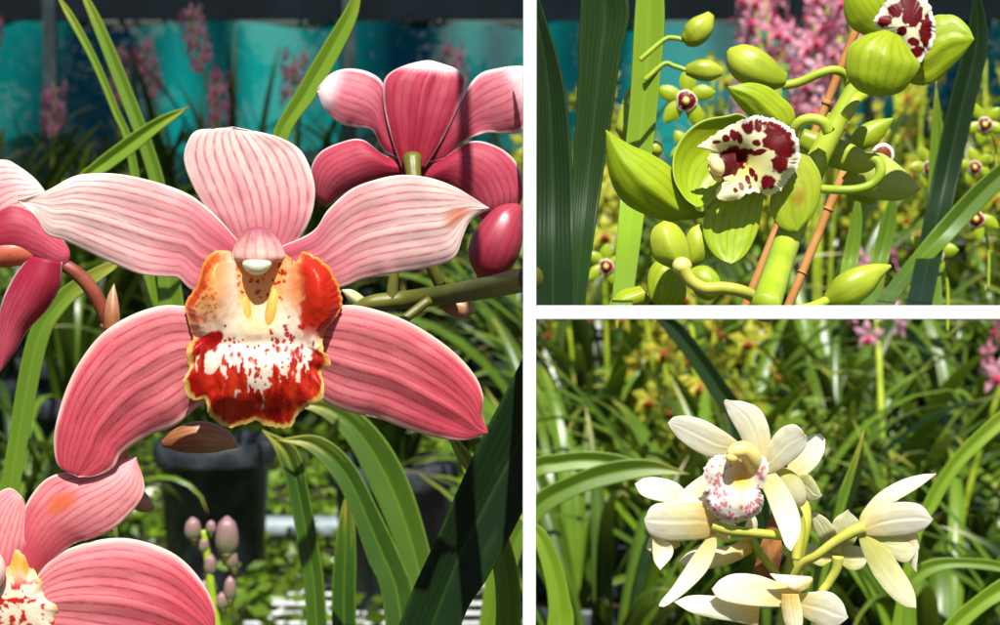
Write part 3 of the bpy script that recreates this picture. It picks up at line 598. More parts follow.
stk = thing('flower_stalk', 'thick yellow-green flower stalk leaning right and carrying the green orchids', 'stalk', pt((768, 305), .605))
tube('stem', stk, M['stem_green'], [(886, 0), (872, 40), (857, 84), (836, 124), (814, 168), (798, 212), (784, 250), (773, 284), (765, 309)], [8, 9, 9.5, 10.5, 12, 13, 13.5, 14, 14.5], .606, rel=[-20, -14, -8, -4, -4, -6, 10, 70, 112], n=100, k=20)
tube('node_ring', stk, M['stem_yellow'], [(839, 118), (835, 126)], [12, 12.6], .608, n=6, k=20)
tube('loop_shoot', stk, M['stem_green'], [(792, 146), (794, 130), (802, 121), (814, 119), (824, 123), (829, 132)], [5, 5.5, 5.5, 5.5, 6, 6.5], .600, rel=[-8, 0, 6, 8, 8, 6])
def cane(label, pts, r, D, node):
    c = thing('bamboo_stake', label, 'stake', P(*pts[-1], D), 'bamboo stakes')
    tube('cane', c, M['stake'], pts, [r] * len(pts), D, n=60, k=14)
    for t in node:
        a = np.array(pts[0]) * (1 - t) + np.array(pts[-1]) * t; b = a + (np.array(pts[-1]) - a) * .02
        tube('node', c, M['stake'], [a, b], [r * 1.25, r * 1.25], D, n=4, k=14)
cane('brown bamboo stake crossing behind the thick green stalk', [(864, 10), (743, 312)], 4.4, .67, [.3, .7])
cane('orange bamboo stake slanting beside the thick green stalk low down', [(852, 152), (786, 312)], 4.6, .70, [.35, .75])

# ---------------- small green flowers further back
def mini(label, px, py, D, s, rot, pet, lipc, group, hide=0):
    f = thing('green_orchid_flower', label, 'flower', P(px, py, D), group)
    for i, a in enumerate((-90, -18, 198, 60, 120)):
        a = math.radians(a + rot + rng.uniform(-10, 10)); l = s * rng.uniform(.9, 1.1)
        L, R = LR((px, py), (px + l * math.cos(a), py + l * math.sin(a)), s * .27, bend=s * rng.uniform(-.06, .06))
        sheet('petal' if i in (1, 2) else 'sepal', f, pet, L, R, D, base=0, tip=s * rng.uniform(-.1, .2), cup=s * .1, n=(22, 12), seed=i, thick=None)
    def col(X, Y, r, th, e):
        n = fbm(X / (s * .09), Y / (s * .09), 7)
        return mixc(mixc(lin(236, 226, 190), lipc, sstep(.42, .55, n + .25 * (r > .3) * (r < .85))), lin(240, 232, 220), sstep(.86, .95, r))
    o = [(px + s * .34 * (1 + .12 * math.cos(3 * t)) * math.cos(t), py + s * .12 + s * .36 * math.sin(t)) for t in np.linspace(0, 2 * math.pi, 14, endpoint=False)]
    disc('lip', f, M['lip_soft'], o, (px, py + s * .12), D, lambda X, Y, r, th: s * .28 - s * .12 * r ** 2, col, nr=24, nt=60, thick=None)
    blob('column', f, M['wax'], px, py + s * .12, s * .12, s * .14, s * .12, D, rel=s * .3, pig=lin(240, 214, 110), n=10, k=12)
    tube('pedicel', f, M['stem_green'], [(px, py), (px + s * .3, py + s * .5), (px + s * .5, py + s * 1.3), (px + s * .5, py + s * 3)], [s * .06] * 4, D, rel=[-s * .1, -s * .4, -s * .6, -s * .6], n=16, k=8)
gsm = 'small green orchid flowers in the background'
mini('small green flower with a white and maroon lip beside the bright yellow-green leaf', 686, 97, .85, 31, 8, M['green'], lin(120, 10, 30), gsm)
mini('small yellow-green flower with a maroon lip low on the far right', 934, 252, 1.0, 27, 20, M['green'], lin(140, 12, 20), gsm)
mini('small yellow-green flower with a maroon lip at the right edge above the lowest one', 976, 216, 1.0, 25, -30, M['green'], lin(130, 12, 20), gsm)
mini('small flower with a reddish brown lip at the right edge below the dark leaf', 985, 122, 1.05, 22, 40, M['green'], lin(130, 40, 24), gsm)
mini('small dull brownish green flower right of the looped stalk', 930, 166, 1.1, 22, -15, M['green_blush'], lin(120, 50, 24), gsm)
mini('small blurred flower with a maroon lip between the dark leaf and the hanging green flower', 606, 264, 1.1, 22, 10, M['green'], lin(130, 16, 24), gsm)
mini('small blurred green flower above the folded sepal of the open green one', 690, 146, 1.0, 24, 30, M['green'], lin(170, 160, 60), gsm)
mini('small blurred yellow-green flower beside the dark leaf at the far right', 975, 165, 1.15, 20, 60, M['green'], lin(130, 30, 24), gsm)

# ================================================================ cream white orchids
DW = .571
wf = thing('white_orchid_flower', 'open cream white orchid flower facing us with a pink-speckled white lip', 'flower', pt((758, 480), DW), 'white orchid flowers')
sheet('dorsal_sepal', wf, M['white'], [(752, 466), (741, 438), (730, 418), (725, 406), (724, 402), (726, 400)], [(770, 466), (770, 436), (766, 420), (758, 408), (744, 402), (726, 400)], DW, base=-8, tip=6, cup=2, groove=.6, rib=.12, ruff=2, seed=51)
sheet('petal', wf, M['white'], [(748, 452), (738, 442), (725, 432), (706, 421), (688, 416), (674, 417), (668, 423)], [(742, 466), (728, 456), (711, 457), (694, 450), (679, 439), (671, 429), (668, 423)], DW, base=-6, tip=2, cup=.8, tilt=-4, groove=.6, rib=.12, ruff=2, seed=52)
sheet('petal', wf, M['white'], [(758, 464), (766, 450), (773, 437), (783, 427), (796, 425), (806, 436)], [(760, 476), (770, 473), (782, 468), (798, 456), (806, 446), (806, 436)], DW, base=-8, tip=2, cup=.8, tilt=-4, groove=.6, rib=.12, ruff=2, seed=53)
sheet('lateral_sepal', wf, M['white'], [(766, 472), (776, 474), (790, 493), (799, 514), (800, 533), (791, 551)], [(756, 486), (764, 492), (772, 512), (780, 532), (785, 545), (791, 551)], DW, base=-10, tip=6, cup=1.5, groove=1, tilt=3, rib=.12, seed=54)
sheet('lateral_sepal', wf, M['white_warm'], [(738, 486), (720, 474), (706, 474), (690, 484), (676, 498), (669, 512)], [(742, 500), (724, 500), (708, 512), (696, 514), (680, 517), (669, 512)], DW, base=-16, tip=-6, cup=1.5, groove=1, tilt=3, rib=.12, seed=55)
def col_wl(X, Y, r, th, e):
    n = vnoise(X / 2.6, Y / 3.0, 61); n2 = fbm(X / 6, Y / 6, 62)
    c = mixc(lin(238, 234, 226), lin(242, 196, 60), 1.1 * g2(X, Y, 741, 480, 12, 12) + .35 * g2(X, Y, 740, 505, 4, 14))
    c = mixc(c, lin(244, 196, 110), g2(X, Y, 749, 466, 8, 8) * .8)
    sp = spots(X, Y, 190, (704, 456, 768, 522), (.9, 1.9), 33, 1.9, lambda x, y: math.hypot(x - 741, (y - 484) * .8) > 17) * sstep(1.5, 4, e)
    return mixc(c, lin(206, 106, 120), sp * .85)
WL = [(716, 456), (728, 455), (740, 461), (752, 457), (760, 454), (767, 461), (768, 474), (764, 484), (760, 490), (764, 500), (760, 511), (750, 519), (735, 523), (720, 519), (708, 509), (703, 498), (706, 488), (704, 479), (705, 466)]
lp = disc('lip', wf, M['lip_soft'], WL, (738, 488), DW, lambda X, Y, r, th: 12 - 6 * g2(X, Y, 742, 470, 9, 12) + 7 * g2(X, Y, 734, 504, 24, 13) + 5 * g2(X, Y, 713, 470, 7, 14) + 6 * g2(X, Y, 763, 470, 6, 14) - 8 * sstep(.82, 1, r) * (Y > 492) + 2 * np.sin(th * 10) * r ** 5 * (Y > 488), col_wl, nr=70, nt=260, jag=.03, seed=5)
cm = tube('column', wf, M['wax'], [(755, 470), (752, 458), (744, 450), (734, 452), (729, 459)], [9, 10, 9, 7.5, 3], DW, rel=[4, 14, 22, 26, 27], pig=lin(240, 220, 136), n=30, k=20)
blob('anther_cap', cm, M['wax'], 732, 458, 6.5, 6, 6, DW, rel=27, pig=lin(240, 214, 120))
blob('ovary', wf, M['white_green'], 790, 488, 14, 22, 12, DW, rel=-26, rot=-.6)
tube('pedicel', wf, M['stem_yellow'], [(760, 480), (780, 492), (800, 520), (796, 560)], [5, 5, 5, 5], DW, rel=[-14, -26, -40, -40])

def wflower(label, base, D, petals, loc=None):
    f = thing('white_orchid_flower', label, 'flower', P(*base, D), 'white orchid flowers')
    for i, q in enumerate(petals):
        kw = dict(cup=1.2, groove=.8, tilt=(-1) ** i * 3.5, rib=.15, ruff=1.5, seed=70 + i); kw.update(q[4] if len(q) > 4 else {})
        sheet(q[0], f, M[q[1]], q[2], q[3], D, **kw)
    return f
wflower('cream white orchid flower mostly hidden behind the right petal of the speckled-lip flower', (790, 475), .600, [
    ('petal', 'white', [(786, 470), (796, 446), (808, 436), (820, 434), (825, 440)], [(796, 480), (808, 474), (818, 464), (824, 452), (825, 440)]),
    ('petal', 'white_green', [(796, 476), (806, 474), (814, 480), (822, 496)], [(794, 486), (804, 496), (812, 502), (822, 496)]),
    ('sepal', 'white_green', [(776, 468), (790, 470), (804, 484), (809, 500), (800, 512)], [(772, 480), (780, 490), (788, 502), (800, 512)], dict(cup=14))])
w2 = wflower('cream white orchid flower in profile on the left, glowing orange at its base', (714, 528), .572, [
    ('petal', 'white', [(694, 510), (690, 498), (678, 484), (660, 478), (645, 478), (635, 484)], [(690, 512), (678, 504), (664, 502), (650, 499), (640, 494), (635, 484)], dict(base=-8, tip=-2)),
    ('petal', 'white_warm', [(716, 514), (704, 502), (688, 501), (668, 502), (652, 506), (644, 520)], [(716, 534), (706, 538), (690, 540), (668, 540), (650, 534), (644, 520)], dict(base=2, tip=6, cup=3)),
    ('lip', 'white', [(652, 534), (664, 540), (672, 546), (672, 556), (660, 570)], [(653, 540), (653, 548), (654, 560), (660, 570)], dict(base=-2, tip=4, cup=-5)),
    ('lateral_sepal', 'white', [(716, 536), (716, 550), (706, 572), (686, 592), (666, 606), (659, 606)], [(706, 540), (696, 552), (684, 570), (672, 588), (662, 600), (659, 606)], dict(base=0, tip=10, cup=2.5)),
    ('sepal', 'white_green', [(680, 534), (664, 534), (652, 536), (646, 548)], [(680, 546), (668, 552), (656, 554), (646, 548)], dict(base=-12, tip=-10, cup=2.5))])
tube('pedicel', w2, M['stem_yellow'], [(712, 525), (728, 530), (745, 532), (764, 534), (786, 536)], [6, 5.5, 5, 4.6, 5], .572, rel=[4, 4, 2, -2, -14])
wflower('cream orchid flower with narrow petals tucked below the one in profile', (748, 545), .590, [
    ('petal', 'white_warm', [(750, 536), (730, 546), (708, 548), (690, 552), (679, 562)], [(752, 552), (734, 562), (712, 568), (694, 572), (679, 562)], dict(cup=7)),
    ('petal', 'white_warm', [(742, 540), (744, 530), (748, 520), (752, 512)], [(752, 542), (756, 534), (757, 522), (752, 512)], dict(cup=4)),
    ('sepal', 'white', [(716, 536), (708, 528), (722, 520), (734, 520)], [(728, 542), (732, 536), (736, 528), (734, 520)], dict(cup=4))])
w4 = wflower('cream white orchid flower at the bottom edge with a small curled hood', (790, 590), .568, [
    ('petal', 'white_warm', [(800, 586), (778, 582), (756, 575), (734, 574), (720, 580), (712, 589)], [(798, 606), (776, 607), (752, 606), (732, 603), (718, 598), (712, 589)], dict(cup=2)),
    ('petal', 'white', [(798, 594), (812, 592), (830, 592), (842, 602), (848, 618)], [(796, 612), (812, 622), (830, 630), (848, 618)], dict(cup=2)),
    ('petal', 'white', [(760, 604), (738, 598), (712, 596), (690, 596), (674, 602)], [(758, 626), (736, 622), (712, 618), (690, 612), (674, 602)], dict(base=-14, tip=-8, cup=3)),
    ('dorsal_sepal', 'white', [(800, 592), (790, 588), (778, 582), (770, 574)], [(808, 588), (812, 578), (796, 576), (770, 574)], dict(base=10, tip=14, cup=3)),
    ('lip', 'white_warm', [(782, 594), (782, 610), (786, 626), (794, 640)], [(798, 594), (802, 610), (802, 626), (794, 640)], dict(base=14, tip=18, cup=3))])
w5 = wflower('cream white orchid flower in profile on the right, on its own long stalk', (864, 528), .572, [
    ('dorsal_sepal', 'white', [(858, 528), (862, 513), (878, 494), (900, 481), (920, 475), (936, 474)], [(870, 522), (882, 510), (898, 500), (918, 488), (936, 474)], dict(base=-8, tip=-4, cup=2)),
    ('petal', 'white', [(860, 526), (874, 511), (890, 504), (906, 502), (922, 506), (933, 520)], [(862, 535), (876, 536), (892, 536), (910, 534), (924, 529), (933, 520)], dict(base=2, tip=6, cup=2)),
    ('petal', 'white_green', [(862, 534), (880, 534), (900, 533), (916, 533), (919, 548)], [(864, 538), (880, 550), (896, 560), (908, 562), (919, 548)], dict(base=-6, tip=-8, cup=2.5)),
    ('lip', 'white', [(906, 536), (916, 536), (918, 552), (916, 572)], [(900, 548), (906, 556), (912, 566), (916, 572)], dict(base=-10, tip=-8, cup=4)),
    ('lateral_sepal', 'white_green', [(872, 538), (886, 548), (904, 573), (914, 592), (916, 608)], [(858, 534), (862, 550), (874, 576), (890, 596), (904, 606), (916, 608)], dict(base=0, tip=8, cup=3))])
tube('pedicel', w5, M['stem_yellow'], [(864, 527), (850, 533), (832, 544), (816, 556), (802, 564), (792, 580)], [7, 6, 5, 4.6, 4.6, 5], .572, rel=[2, 2, 0, -4, -14, -26])
w6 = wflower('small half-open cream flower behind the stalk of the right-hand profile flower', (838, 555), .604, [
    ('petal', 'white_green', [(834, 556), (822, 544), (814, 528), (812, 510)], [(842, 552), (838, 536), (828, 520), (812, 510)]),
    ('petal', 'white_green', [(834, 552), (832, 536), (834, 520), (848, 510)], [(846, 552), (856, 540), (860, 524), (848, 510)], dict(base=-4)),
    ('sepal', 'white_green', [(836, 550), (850, 546), (862, 548), (870, 556)], [(838, 562), (850, 570), (862, 568), (870, 556)]),
    ('sepal', 'white_green', [(830, 562), (820, 566), (808, 558), (804, 542)], [(838, 556), (828, 552), (814, 546), (804, 542)])])
tube('pedicel', w6, M['stem_yellow'], [(838, 556), (836, 570), (828, 584), (820, 600), (816, 660)], [6, 5, 4.6, 4.4, 4.4], .604, rel=[4, 2, 0, 0, -10])
ws = thing('flower_stalk', 'pale green flower stalk with a spotted brown sheath carrying the white orchids', 'stalk', pt((790, 560), .590))
tube('stem', ws, M['stem_yellow'], [(800, 490), (804, 520), (796, 556), (792, 590), (788, 640), (780, 760), (776, 1100)], [6, 8, 9, 9, 9.5, 10, 11], .592, rel=[-10, 0, 0, -10, -20, -60, -80], n=60)
sheet('sheath', ws, M['sheath'], [(752, 600), (754, 570), (762, 540), (772, 512)], [(776, 602), (778, 576), (782, 546), (772, 512)], .598, cup=3)
tube('side_shoot', ws, M['stem_green'], [(752, 540), (762, 556), (776, 574), (788, 592)], [4, 4, 4, 5], .586)
# ================================================================ foreground leaves
def leaf(plant, L, R, D, tone=.5, mat='leaf_near', fold=-10, **kw):
    a = dict(base=0, tip=0, n=(50, 14), thick=.0006, fold=fold); a.update(kw)
    return sheet('leaf', plant, M[mat], L, R, D, pig=(tone, .5, .5), **a)

pl = thing('orchid_plant', 'orchid plant with one broad dark leaf rising right of the large pink flower', 'plant', pt((400, 900), .64))
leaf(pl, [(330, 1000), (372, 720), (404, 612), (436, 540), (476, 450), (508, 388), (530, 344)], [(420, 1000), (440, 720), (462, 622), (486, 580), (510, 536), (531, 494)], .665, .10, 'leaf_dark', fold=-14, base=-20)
leaf(pl, [(470, 1000), (490, 700), (496, 590), (478, 510), (456, 455), (440, 420)], [(500, 1000), (516, 700), (520, 590), (502, 520), (474, 460), (440, 420)], .72, .5, 'leaf_near')

pl = thing('orchid_plant', 'orchid plant of arching sunlit green leaves below the large pink flower', 'plant', pt((350, 900), .9))
leaf(pl, [(398, 800), (384, 610), (368, 560), (346, 500), (326, 468), (304, 448), (276, 440)], [(440, 800), (416, 610), (404, 566), (378, 510), (352, 462), (318, 436), (276, 440)], .92, .22, fold=-8)
leaf(pl, [(420, 800), (412, 640), (400, 560), (372, 490), (346, 440), (318, 414), (286, 404)], [(470, 800), (446, 640), (432, 560), (408, 480), (376, 428), (336, 400), (286, 404)], .98, .26, fold=-8)
leaf(pl, [(312, 800), (306, 610), (300, 560), (290, 500), (276, 452), (262, 430)], [(340, 800), (326, 610), (320, 556), (308, 490), (296, 448), (262, 430)], 1.0, .12, fold=-8)
leaf(pl, [(336, 800), (332, 620), (334, 560), (340, 515), (346, 494)], [(364, 800), (356, 620), (356, 560), (354, 520), (346, 494)], 1.05, .12, fold=-8)

pl = thing('orchid_plant', 'orchid plant with bright leaves crossing before the teal cloth behind the large flower', 'plant', pt((180, 400), 1.0))
leaf(pl, [(252, 240), (262, 190), (272, 136), (296, 92), (324, 44), (346, 8), (362, -24)], [(272, 240), (280, 190), (290, 134), (316, 96), (342, 50), (358, 14), (362, -24)], .86, .72, fold=-5)
leaf(pl, [(160, 320), (152, 200), (140, 150), (118, 92), (98, 40), (84, 4), (76, -20)], [(186, 320), (168, 200), (154, 148), (132, 90), (110, 38), (94, 6), (76, -20)], 1.0, .55, fold=-5)
leaf(pl, [(150, 330), (128, 160), (112, 112), (90, 60), (66, 16), (56, -6)], [(162, 330), (136, 158), (119, 110), (97, 58), (73, 14), (56, -6)], 1.05, .60, fold=-3)
leaf(pl, [(40, 262), (74, 184), (92, 164), (112, 148), (140, 128), (166, 114), (189, 107)], [(52, 276), (86, 190), (112, 168), (134, 152), (158, 132), (176, 118), (189, 107)], .95, .70, fold=-6)
leaf(pl, [(-60, 760), (-6, 520), (24, 350), (50, 300), (80, 276), (108, 262), (122, 262)], [(-30, 760), (14, 520), (44, 356), (64, 312), (90, 288), (114, 270), (122, 262)], .9, .5, fold=-4)

def foot(D): return (D - .576) / D * F
pl = thing('leaf_bunch', 'bunch of tall upright leaves tied to the white cross bar left of the green orchids', 'leaves', P(580, 313, .58))
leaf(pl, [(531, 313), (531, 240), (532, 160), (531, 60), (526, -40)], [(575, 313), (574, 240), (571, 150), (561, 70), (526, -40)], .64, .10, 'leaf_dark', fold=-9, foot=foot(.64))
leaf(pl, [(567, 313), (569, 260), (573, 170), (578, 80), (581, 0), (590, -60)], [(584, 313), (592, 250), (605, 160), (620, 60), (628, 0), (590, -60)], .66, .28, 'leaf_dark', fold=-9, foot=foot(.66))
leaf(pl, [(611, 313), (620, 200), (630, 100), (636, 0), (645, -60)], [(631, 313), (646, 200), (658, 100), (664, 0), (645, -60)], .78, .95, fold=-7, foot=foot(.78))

pl = thing('leaf_bunch', 'bunch of dark arching leaves tied to the white cross bar right of the green orchids', 'leaves', P(900, 313, .58))
leaf(pl, [(905, 313), (932, 180), (950, 100), (966, 40), (976, -20)], [(930, 313), (956, 190), (974, 110), (988, 40), (976, -20)], .95, .12, 'leaf_dark', fold=-6, foot=foot(.95))
leaf(pl, [(868, 313), (900, 270), (940, 222), (980, 180), (1020, 150), (1060, 132)], [(888, 313), (912, 280), (956, 236), (996, 194), (1030, 160), (1060, 132)], .9, .35, fold=-5, foot=foot(.9))
leaf(pl, [(858, 313), (870, 262), (882, 220), (896, 180)], [(878, 313), (888, 262), (896, 226), (896, 180)], .92, .5, fold=-5, foot=foot(.92))
leaf(pl, [(926, 313), (926, 240), (930, 150), (936, 80)], [(943, 313), (940, 240), (944, 150), (936, 80)], .98, .62, fold=-5, foot=foot(.98))
leaf(pl, [(832, 313), (842, 262), (852, 214), (858, 190)], [(850, 313), (858, 262), (862, 220), (858, 190)], .9, .6, fold=-4, foot=foot(.9))

pl = thing('orchid_plant', 'orchid plant of grey-green and yellow leaves around the white orchids', 'plant', pt((830, 900), 1.0))
leaf(pl, [(808, 800), (812, 600), (822, 540), (836, 500), (852, 460), (864, 430)], [(838, 800), (832, 600), (838, 548), (852, 506), (862, 470), (864, 430)], .92, .55, fold=-5)
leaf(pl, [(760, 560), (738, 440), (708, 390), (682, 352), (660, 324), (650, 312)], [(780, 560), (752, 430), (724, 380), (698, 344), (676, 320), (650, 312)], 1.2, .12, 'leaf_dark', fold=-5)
leaf(pl, [(860, 800), (905, 560), (926, 498), (950, 460), (978, 430), (1010, 404), (1040, 390)], [(880, 800), (916, 560), (938, 506), (960, 470), (988, 442), (1018, 416), (1040, 390)], 1.15, .8, fold=-4)
leaf(pl, [(880, 820), (910, 690), (940, 630), (976, 596), (1010, 574), (1050, 560)], [(900, 820), (930, 690), (956, 640), (986, 610), (1020, 590), (1050, 560)], 1.0, .85, fold=-4)
leaf(pl, [(900, 720), (904, 600), (910, 572), (930, 560), (960, 558), (1000, 562), (1040, 580)], [(920, 720), (916, 600), (922, 582), (938, 572), (962, 568), (1000, 572), (1040, 580)], 1.1, .6, fold=-3)

pl = thing('orchid_plant', 'orchid plant of long leaves sweeping level into view left of the white orchids', 'plant', pt((480, 700), 1.2))
leaf(pl, [(470, 700), (500, 560), (530, 500), (570, 476), (610, 462), (650, 460), (690, 474)], [(490, 700), (516, 570), (540, 520), (576, 496), (614, 484), (654, 476), (690, 474)], 1.12, .45, fold=-5)
leaf(pl, [(470, 700), (490, 560), (525, 468), (560, 454), (600, 452), (640, 462), (680, 490), (700, 520)], [(490, 700), (506, 570), (530, 486), (562, 472), (598, 470), (630, 478), (664, 498), (700, 520)], 1.2, .6, fold=-5)
leaf(pl, [(520, 800), (545, 640), (548, 600), (540, 560), (528, 530), (514, 510)], [(546, 800), (572, 640), (570, 600), (560, 560), (544, 530), (514, 510)], 1.0, .75, fold=-5)

# ================================================================ potted plants of the nursery
def clump_data(name, seed, n, lmin, lmax, W, spread=.5, droop=1.0, dead=.03, tone=(.0, .42)):
    r = random.Random(seed); Vs, Fs, UV, PG = [], [], [], []; off = 0
    ns = 13
    for i in range(n):
        az = r.uniform(0, 2 * math.pi); l = r.uniform(lmin, lmax); el = math.radians(r.uniform(62, 88)); w = W * r.uniform(.75, 1.2) * .5
        k = droop * r.uniform(.5, 1.7) * spread; tw = r.uniform(-.7, .7); sway = r.uniform(-.5, .5)
        p = np.array([math.cos(az) * r.uniform(0, .06), math.sin(az) * r.uniform(0, .06), 0.0]); t = (0.85 if r.random() < dead else r.uniform(*tone))
        for j in range(ns):
            u = j / (ns - 1); e = el - k * u * u * 1.9; a = az + sway * u * u
            d = np.array([math.cos(e) * math.cos(a), math.cos(e) * math.sin(a), math.sin(e)])
            s = np.array([-math.sin(a), math.cos(a), 0]); nn = np.cross(s, d)
            s2 = s * math.cos(tw * u) + nn * math.sin(tw * u); n2 = np.cross(s2, d)
            ww = w * (.65 + .35 * min(1, u * 4)) * max(0.02, 1 - max(0, (u - .45) / .55) ** 2.2)
            for v in (-1, -.5, 0, .5, 1):
                Vs.append(p + s2 * ww * v + n2 * ww * .38 * (abs(v) ** .9)); UV.append((u, (v + 1) / 2)); PG.append((t, r.random(), 0))
            p = p + d * (l / (ns - 1))
        for j in range(ns - 1):
            for q in range(4):
                a0 = off + j * 5 + q; Fs.append((a0, a0 + 1, a0 + 6, a0 + 5))
        off += ns * 5
    return mesh_data(name, np.array(Vs), np.array(Fs), M['leaf'], np.array(UV), np.array(PG))

def rings(name, prof, mat, k=28):
    prof = np.array(prof, float); ph = np.linspace(0, 2 * math.pi, k, endpoint=False)
    V = np.stack([prof[:, :1] * np.cos(ph)[None], prof[:, :1] * np.sin(ph)[None], np.broadcast_to(prof[:, 1:2], (len(prof), k))], -1).reshape(-1, 3)
    f = gridfaces(len(prof), k, wrap=True)
    return mesh_data(name, V, f, mat, smooth=True)

def simple_mat(name, a, b, rough=.5, sc=8, spec=.4, bs=.2, bd=.002, metal=0):
    T = NT(name); tc = T.n('ShaderNodeTexCoord'); n = T.noise(tc.outputs['Object'], sc, 5, .6)
    m = T.finish(T.mix(T.ss(n, .35, .68), a, b), 0, None, rough, spec, n, bs, bd)
    return m
M['pot'] = simple_mat('black_pot_plastic', lin(30, 34, 38), lin(62, 68, 74), .38, 25)
M['bark'] = simple_mat('potting_bark', lin(40, 28, 20), lin(104, 80, 60), .9, 60, .2, .8, .01)
M['soil'] = simple_mat('nursery_soil', lin(26, 26, 18), lin(72, 70, 50), .95, 7, .2, .8, .02)
M['pipe'] = simple_mat('grey_pipe', lin(110, 124, 128), lin(150, 164, 166), .4, 12)
M['wire'] = simple_mat('galvanised_wire', lin(176, 180, 178), lin(214, 216, 214), .4, 30)
M['white_gutter'] = simple_mat('white_painted_wood', lin(238, 238, 236), lin(246, 246, 245), .55, 90, .3, .15, .0004)
M['post'] = simple_mat('dark_post', lin(26, 40, 44), lin(50, 66, 68), .6, 12)
M['trunk'] = simple_mat('tree_bark', lin(52, 44, 36), lin(92, 80, 66), .9, 14, .2, .8, .02)
POT = rings('pot', [(.002, .0), (.078, .0), (.082, .01), (.098, .245), (.108, .247), (.110, .252), (.110, .285), (.106, .289), (.100, .285), (.098, .262)], M['pot'])
BARK = rings('bark_mix', [(.099, .258), (.07, .262), (.04, .266), (.001, .268)], M['bark'], 20)
CL = [clump_data('foliage', 10 + i, n, a, b, w, s) for i, (n, a, b, w, s) in enumerate([(24, .42, .68, .022, .55), (30, .40, .72, .024, .62), (20, .38, .60, .020, .75), (34, .46, .76, .022, .5), (26, .36, .62, .026, .85), (28, .5, .82, .022, .42)])]
CLY = [clump_data('foliage', 40 + i, 24, .42, .7, .036, .8, tone=(.45, 1.0), dead=.12) for i in range(2)]
CLW = [clump_data('foliage', 50 + i, int(n * 1.3), a, b, .029, s, tone=(.0, .8)) for i, (n, a, b, s) in enumerate([(22, .42, .7, .7), (26, .40, .72, .9), (20, .44, .76, .6), (24, .4, .66, 1.0)])]

def spike_data(name, seed, cA, cB, cl, h, nb, s, u0=.45):
    """a flower spike: small five-petalled blossoms with a lip, up an arching stem"""
    r = random.Random(seed); V, Fc, PG = [], [], []
    sx, sy = r.uniform(-.10, .10), r.uniform(-.10, .10)
    for i in range(nb):
        u = u0 + (1 - u0) * i / (nb - 1); a = i * 2.4 + r.uniform(-.4, .4)
        c = np.array([sx * u * u + math.cos(a) * .03, sy * u * u + math.sin(a) * .03, h * u])
        fz = np.array([math.cos(a), math.sin(a), r.uniform(-.1, .3)]); fz /= np.linalg.norm(fz)
        fx = np.cross([0, 0, 1.0], fz); fx /= np.linalg.norm(fx); fy = np.cross(fz, fx)
        col = mixc(np.array(cA), np.array(cB), r.random())
        for k, b in enumerate((90, 18, 162, 234, 306, 270)):
            b = math.radians(b + r.uniform(-10, 10)); l = s * (.62 if k == 5 else r.uniform(.85, 1.1)); w = s * (.30 if k == 5 else .24)
            d = fx * math.cos(b) + fy * math.sin(b); q = -fx * math.sin(b) + fy * math.cos(b); up = fz * s * (.35 if k == 5 else .12)
            i0 = len(V)
            V += [c, c + d * l * .5 + q * w + up, c + d * l + up * .4, c + d * l * .5 - q * w + up, c + d * l * .5 + up * 1.3]
            Fc += [(i0, i0 + 1, i0 + 4), (i0 + 1, i0 + 2, i0 + 4), (i0 + 2, i0 + 3, i0 + 4), (i0 + 3, i0, i0 + 4)]
            PG += [np.array(cl) if k == 5 else col] * 5
    me = mesh_data(name, np.array(V), Fc, M['blossom'], None, np.array(PG), smooth=False)
    st = []
    ph = np.linspace(0, 2 * math.pi, 6, endpoint=False)
    for u in np.linspace(0, 1, 10):
        st.append(np.stack([sx * u * u + .004 * np.cos(ph), sy * u * u + .004 * np.sin(ph), np.full(6, h * u)], -1))
    ms = mesh_data('stem', np.concatenate(st), gridfaces(10, 6, wrap=True), M['stem_green'])
    return me, ms
PK = [spike_data('blossoms', 60 + i, lin(214, 120, 150), lin(240, 186, 204), lin(190, 60, 90), .72 + .06 * i, 18, .028, .80) for i in range(3)]
YG = [spike_data('blossoms', 70 + i, lin(176, 186, 40), lin(214, 206, 70), lin(150, 60, 30), .60 + .06 * i, 13, .034) for i in range(3)]

YS = [spike_data('blossoms', 80 + i, lin(150, 160, 40), lin(206, 192, 64), lin(150, 80, 36), .38 + .04 * i, 11, .030) for i in range(3)]
PS = [spike_data('blossoms', 90 + i, lin(206, 110, 140), lin(236, 176, 194), lin(180, 50, 84), .42 + .02 * i, 10, .020, .80) for i in range(2)]
def link_mesh(me, name, parent, loc=(0, 0, 0), rz=0, sc=1):
    o = bpy.data.objects.new(name, me); COL.objects.link(o); o.parent = parent; o.location = loc; o.rotation_euler = (0, 0, rz); o.scale = (sc, sc, sc); return o
def plant(x, y, kind, label, group, sc=1.0, spikes=None, clump=None, pot=True, z=0.0):
    t = thing('orchid_plant', label, 'plant', (x, y, z), group); t.rotation_euler = (0, 0, rng.uniform(0, 6.28))
    if pot:
        link_mesh(POT, 'pot', t); link_mesh(BARK, 'bark_mix', t)
    link_mesh(clump or rng.choice(CL), 'foliage', t, (0, 0, .262 if pot else 0), 0, sc)
    for me, ms in (spikes or []):
        s = link_mesh(ms, 'flower_stem', t, (rng.uniform(-.04, .04), rng.uniform(-.04, .04), .26), rng.uniform(0, 6.28), rng.uniform(.9, 1.1))
        link_mesh(me, 'blossoms', s)
    return t
def gx(px, D): return (px - 500) / F * D
LB = 'potted orchid with plain strap leaves in the shady row before the teal cloth'
def at(px, D, sc, label, group, spikes=None, clump=None, pot=True, z=0.0):
    return plant(gx(px, D), D, '', label, group, sc, spikes, clump, pot, z)
